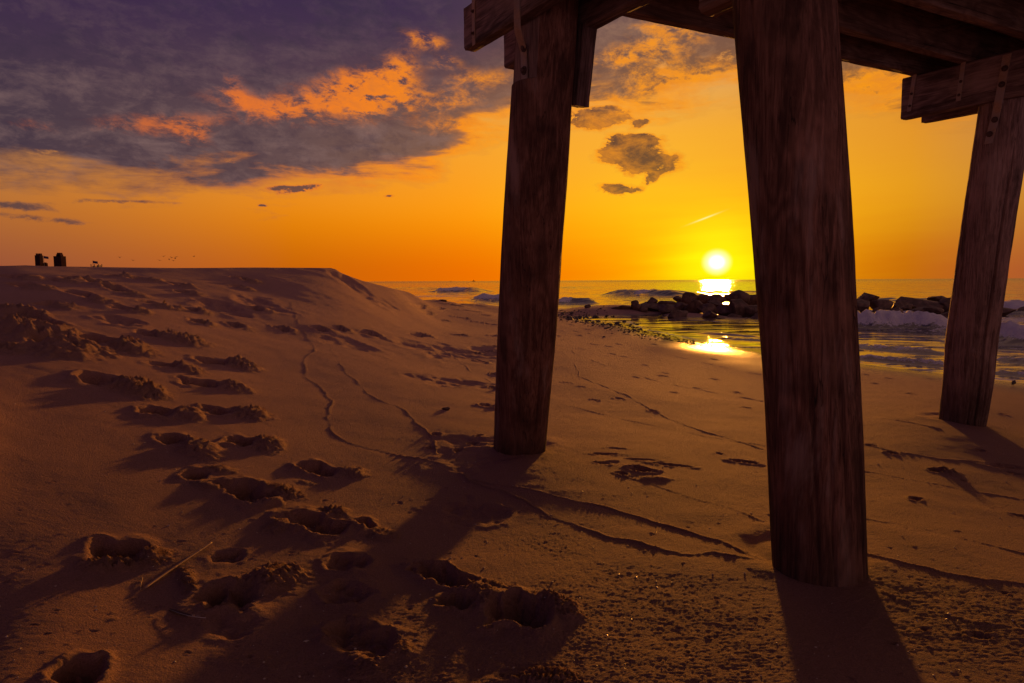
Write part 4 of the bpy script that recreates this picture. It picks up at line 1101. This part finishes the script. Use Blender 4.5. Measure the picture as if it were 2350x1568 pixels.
link('quill', quad_mesh('quill', co_, None, True, True), M_fq, fe)
vs, fs = [], []
for i in range(40):
    q = .66+.22*rnd.random(); side = rnd.choice((-1, 1)); k = len(vs); yb = -.10*L*math.sin(q*2.4); ln = .004+.006*rnd.random()
    a0 = np.array([q*L, yb, .003]); a1 = a0+np.array([-ln*.9, side*ln, .003]); 
    vs += [tuple(a0), tuple(a0+np.array([.0005, 0, 0])), tuple(a1+np.array([.0004, 0, 0])), tuple(a1), tuple(a0-np.array([0, 0, .0004])), tuple(a0+np.array([.0005, 0, -.0004])), tuple(a1+np.array([.0004, 0, -.0004])), tuple(a1-np.array([0, 0, .0004]))]
    fs += [(k, k+1, k+2, k+3), (k+7, k+6, k+5, k+4), (k, k+4, k+5, k+1), (k+1, k+5, k+6, k+2), (k+2, k+6, k+7, k+3), (k+3, k+7, k+4, k)]
link('down', raw_mesh('down', vs, fs), M_fq, fe)


def shell(u, v, r_, lbl, rot):
    P = ground(u, v); n, K = 14, 40; co_ = np.zeros((n, K, 3))
    for i in range(n):
        for j in range(K):
            th = (j/(K-1)-.5)*2.5; q = i/(n-1); rr_ = r_*q*(1+.03*math.cos(j*2.1)); co_[i, j] = (rr_*math.sin(th), rr_*math.cos(th), r_*.30*math.sin(math.pi*(.15+.85*(1-q)))+.03*r_*math.cos(j*2.1)*q)
    me = quad_mesh('shell', co_); o = link('shell', me, M_shell, None, lbl, 'shell', 'shells on the near sand'); o.location = (float(P[0]), float(P[1]), zg(P[0], P[1])+r_*.05); o.rotation_euler = (.1, .1, rot)
    sm = o.modifiers.new('thickness', 'SOLIDIFY'); sm.thickness = r_*.06
    return o


m, nt, b = mat('shell'); co = coord(nt); r1 = noise(nt, co, 120, 3, .5); setin(nt, b, 'Base Color', mixc(nt, r1, (.55, .45, .38), (.75, .66, .58))); setin(nt, b, 'Roughness', .35); M_shell = m
shell(703, 1470, .011, 'grey-white shell near the bottom, right of the faint treaded prints', .4)
shell(2245, 1390, .008, 'pale shell right of the shadow of the nearest pile', 2.0)
shell(1398, 1485, .007, 'small flat shell right of the big double footprint', 1.0)
shell(1543, 1340, .006, 'tiny glinting shell left of the foot of the nearest pile', 2.8)

# ------------------------------------------------------------------ birds


def skin_obj(name, verts, edges, radii, m, lbl=None, cat=None, group=None, sub=2, parent=None, flatz=None):
    me = bpy.data.meshes.new(name); me.from_pydata(verts, edges, []); me.update(); o = link(name, me, m, parent, lbl, cat, group)
    sk = o.modifiers.new('skin', 'SKIN'); o.modifiers.new('sub', 'SUBSURF').render_levels = sub; o.modifiers['sub'].levels = sub
    for i, r_ in enumerate(radii): me.skin_vertices[0].data[i].radius = (r_, r_) if not isinstance(r_, tuple) else r_
    me.skin_vertices[0].data[0].use_root = True
    return o


m, nt, b = mat('plumage'); co = coord(nt); r1 = noise(nt, co, 60, 4, .6); setin(nt, b, 'Base Color', mixc(nt, r1, (.05, .04, .04), (.13, .10, .09))); setin(nt, b, 'Roughness', .8); M_bird = m
m, nt, b = mat('beak_and_legs'); setin(nt, b, 'Base Color', (.03, .02, .02)); setin(nt, b, 'Roughness', .5); M_leg = m
P = ground(2325, 887); zb = zg(P[0], P[1])
d = ray(2325, 880); hb = 16/FPX*P[1]                             # about 15 px tall
s_ = float(hb)
bird = skin_obj('shorebird', [(0, 0, .52*s_), (.20*s_, 0, .62*s_), (.30*s_, 0, .82*s_), (-.25*s_, 0, .45*s_), (-.55*s_, 0, .36*s_), (.42*s_, 0, .84*s_)], [(0, 1), (1, 2), (0, 3), (3, 4), (2, 5)], [.24*s_, .19*s_, .145*s_, .17*s_, .03*s_, .07*s_], M_bird,
                'little dark shorebird standing at the water edge by the right frame edge', 'bird')
bird.location = (float(P[0]), float(P[1]), zb); bird.rotation_euler = (0, 0, .5)
skin_obj('beak', [(.46*s_, 0, .84*s_), (.70*s_, 0, .79*s_)], [(0, 1)], [.035*s_, .008*s_], M_leg, parent=bird, sub=1)
for k in (-1, 1):
    skin_obj('leg', [(-.02*s_, .07*k*s_, .36*s_), (.02*s_*k, .07*k*s_, .18*s_), (.03*k*s_, .07*k*s_, .005), ((.12+.03*k)*s_, .07*k*s_, .003)], [(0, 1), (1, 2), (2, 3)], [.03*s_, .018*s_, .015*s_, .012*s_], M_leg, parent=bird, sub=1)


def gull(u, v, y, span, flap, roll, lbl):
    d = ray(u, v); P = CP+d*(y/d[1]); h_ = span/2
    verts = [(0, 0, 0), (0, span*.16, .0), (0, -span*.16, 0), (0, span*.21, -.01)]; rr_ = [span*.055, span*.035, span*.012, span*.01]
    k = len(verts); up = h_*flap
    verts += [(h_*.45, span*.03, up), (h_, -span*.05, up*.45), (-h_*.45, span*.03, up), (-h_, -span*.05, up*.45)]; rr_ += [(span*.045, span*.012), (span*.012, span*.006)]*2
    o = skin_obj('gull', verts, [(0, 1), (0, 2), (1, 3), (0, 4), (4, 5), (0, 6), (6, 7)], rr_, M_bird, lbl, 'bird', 'gulls flying far over the dune', 1)
    o.location = tuple(P); o.rotation_euler = (0, roll, rnd.uniform(-1, 1)); return o


for a in [(376, 589, 'distant flying gull, highest of the tight flock, at its left'), (388, 596, 'distant flying gull low at the left of the flock'), (366, 598, 'distant flying gull at the lower left tail of the flock'), (393, 592, 'distant flying gull in the middle of the flock'), (398, 599, 'distant flying gull lowest in the middle'), (405, 590, 'distant flying gull at the right of the flock, upper'), (402, 594, 'distant flying gull right of the middle'), (445, 571+18, 'distant gull alone right of the flock'), (275, 592, 'distant gull alone left of the flock'), (305, 598, 'second distant gull left of the flock')]:
    gull(a[0], a[1], 170, 1.15, rnd.uniform(.15, .6), rnd.uniform(-.5, .5), a[2])

# ------------------------------------------------------------------ far left: two towers, flags, lifeguard stand; boats on the horizon
m, nt, b = mat('tower_concrete'); co = coord(nt); r1 = noise(nt, co, .3, 4, .6); setin(nt, b, 'Base Color', mixc(nt, r1, (.05, .018, .026), (.07, .028, .034))); setin(nt, b, 'Roughness', 1.0); setin(nt, b, 'Specular IOR Level', .05); M_tow = m
m, nt, b = mat('tower_glass'); setin(nt, b, 'Base Color', (.03, .012, .018)); setin(nt, b, 'Roughness', 1.0); setin(nt, b, 'Specular IOR Level', .05); M_glass = m


def boxes(lst):
    vs, fs = [], []
    for (x0, x1, y0, y1, z0, z1) in lst:
        k = len(vs); vs += [(x0, y0, z0), (x1, y0, z0), (x1, y1, z0), (x0, y1, z0), (x0, y0, z1), (x1, y0, z1), (x1, y1, z1), (x0, y1, z1)]
        fs += [(k+3, k+2, k+1, k), (k+4, k+5, k+6, k+7), (k, k+1, k+5, k+4), (k+1, k+2, k+6, k+5), (k+2, k+3, k+7, k+6), (k+3, k, k+4, k+7)]
    return vs, fs


def tower(u0, u1, vtop, y, lbl, steps):
    a = ray(u0, vtop); b_ = ray(u1, vtop); x0 = a[0]/a[1]*y; x1 = b_[0]/b_[1]*y; zt = HCAM+a[2]/a[1]*y; w = x1-x0
    o = empty('apartment_tower', ((x0+x1)/2, y, 1.2), lbl, 'tower block', 'apartment towers beyond the dune')
    H_ = zt-1.2; hw = w/2; body = [(-hw, hw, 0, w, 0, H_)]
    n = int(H_/3.1)
    slabs = [(-hw-.2, hw+.2, -.3, w+.3, i*H_/n, i*H_/n+.5) for i in range(1, n)]   # balcony slabs proud of the wall
    slabs += [(-hw+w*q-.3, -hw+w*q+.3, -.45, .0, 0, H_) for q in (.0, .25, .5, .75, 1.0)]
    link('wall', raw_mesh('wall', *boxes(body)), M_glass, o); link('balcony', raw_mesh('balcony', *boxes(slabs)), M_tow, o)
    link('roof', raw_mesh('roof', *boxes([(-hw+a_*w, -hw+b2*w, w*.2, w*.8, H_, H_+h2) for a_, b2, h2 in steps])), M_tow, o)
    return o


tower(80, 91, 586, 1500, 'narrow dark tower with two roof stubs far beyond the dune, the left one', [(.05, .36, 4.0), (.66, .98, 4.0)])
o = tower(123, 140, 588, 1500, 'wide dark tower with a stepped roof and mast far beyond the dune', [(.2, .8, 4.0), (.32, .7, 7.5)])
link('mast', raw_mesh('mast', *boxes([(2, 3.2, 12, 13.2, 66-10, 74-10)])), M_tow, o)
tower(99.5, 105.5, 604, 1500, 'low dark annex block beside the foot of the narrow tower', [(.2, .7, 1.5)])
m, nt, b = mat('flag_cloth'); setin(nt, b, 'Base Color', (.05, .03, .10)); setin(nt, b, 'Roughness', .9); M_flag = m
m, nt, b = mat('painted_wood'); setin(nt, b, 'Base Color', (.12, .08, .08)); setin(nt, b, 'Roughness', .7); M_pw = m


def flagpole(u, v, y, lbl, fl=.75):
    d = ray(u, v); x = d[0]/d[1]*y; zt = HCAM+d[2]/d[1]*y; o = empty('flagpole', (x, y, 1.2), lbl, 'flagpole', 'flagpoles on the back beach'); H_ = zt-1.2
    co_ = np.array([[[math.cos(j*.785)*.035, math.sin(j*.785)*.035, z] for j in range(8)] for z in (0, H_)]); link('pole', quad_mesh('pole', co_, None, True, True), M_pw, o)
    g = np.zeros((8, 14, 3))
    for i in range(8):
        for j in range(14): q = j/13; g[i, j] = (q*fl*1.1, .06*math.sin(q*9)*q, H_-.05-i/7*fl*.55-.18*q*fl)
    f = link('flag', quad_mesh('flag', g), M_flag, o); s2 = f.modifiers.new('t', 'SOLIDIFY'); s2.thickness = .02


flagpole(100, 587, 120, 'flagpole with a small dark flag between the two far towers'); flagpole(213, 598, 120, 'flagpole with a small flag above the lifeguard stand')
d = ray(213, 606); x = d[0]/d[1]*120
ls = empty('lifeguard_stand', (x, 120.5, 1.2), 'low dark lifeguard stand showing over the dune crest under a flag', 'lifeguard stand')
zt = HCAM+d[2]/d[1]*120-1.2
link('frame', raw_mesh('frame', *boxes([(-.7, -.6, 0, .1, 0, zt), (.6, .7, 0, .1, 0, zt), (-.7, -.6, 1, 1.1, 0, zt), (.6, .7, 1, 1.1, 0, zt), (-.7, .7, 0, .05, zt-.9, zt-.8)])), M_pw, ls)
link('platform', raw_mesh('platform', *boxes([(-.75, .75, -.1, 1.2, zt-1.0, zt-.88)])), M_pw, ls)
link('seat', raw_mesh('seat', *boxes([(-.6, -.15, .3, .9, zt-.88, zt-.35), (.2, .62, .3, .9, zt-.88, zt-.2)])), M_pw, ls)


def boat(u, y, L, lbl):
    d = ray(u, 641); x = d[0]/d[1]*y; o = empty('fishing_boat', (x, y, WZ), lbl, 'boat', 'boats on the horizon')
    n = 12; g = np.zeros((n, 7, 3))
    for i in range(n):
        q = i/(n-1)*2-1; wd = L*.13*(1-max(0, q)**2.5)
        for j in range(7):
            t_ = j/6*math.pi; g[i, j] = (q*L/2, -math.cos(t_)*wd, L*.11*(1+.5*max(q, 0)**2)-math.sin(t_)*L*.13)
    link('hull', quad_mesh('hull', g), M_leg, o)
    link('cabin', raw_mesh('cabin', *boxes([(-L*.18, L*.12, -L*.08, L*.08, L*.08, L*.27), (-L*.10, L*.05, -L*.06, L*.06, L*.27, L*.36)])), M_leg, o)
    link('mast', raw_mesh('mast', *boxes([(-L*.03, -L*.01, -L*.01, L*.01, L*.3, L*.55)])), M_leg, o)


boat(1087, 1700, 9.5, 'small dark boat on the horizon left of the middle pile'); boat(1035, 2600, 8.0, 'tiny dark boat on the horizon above the first breaker')
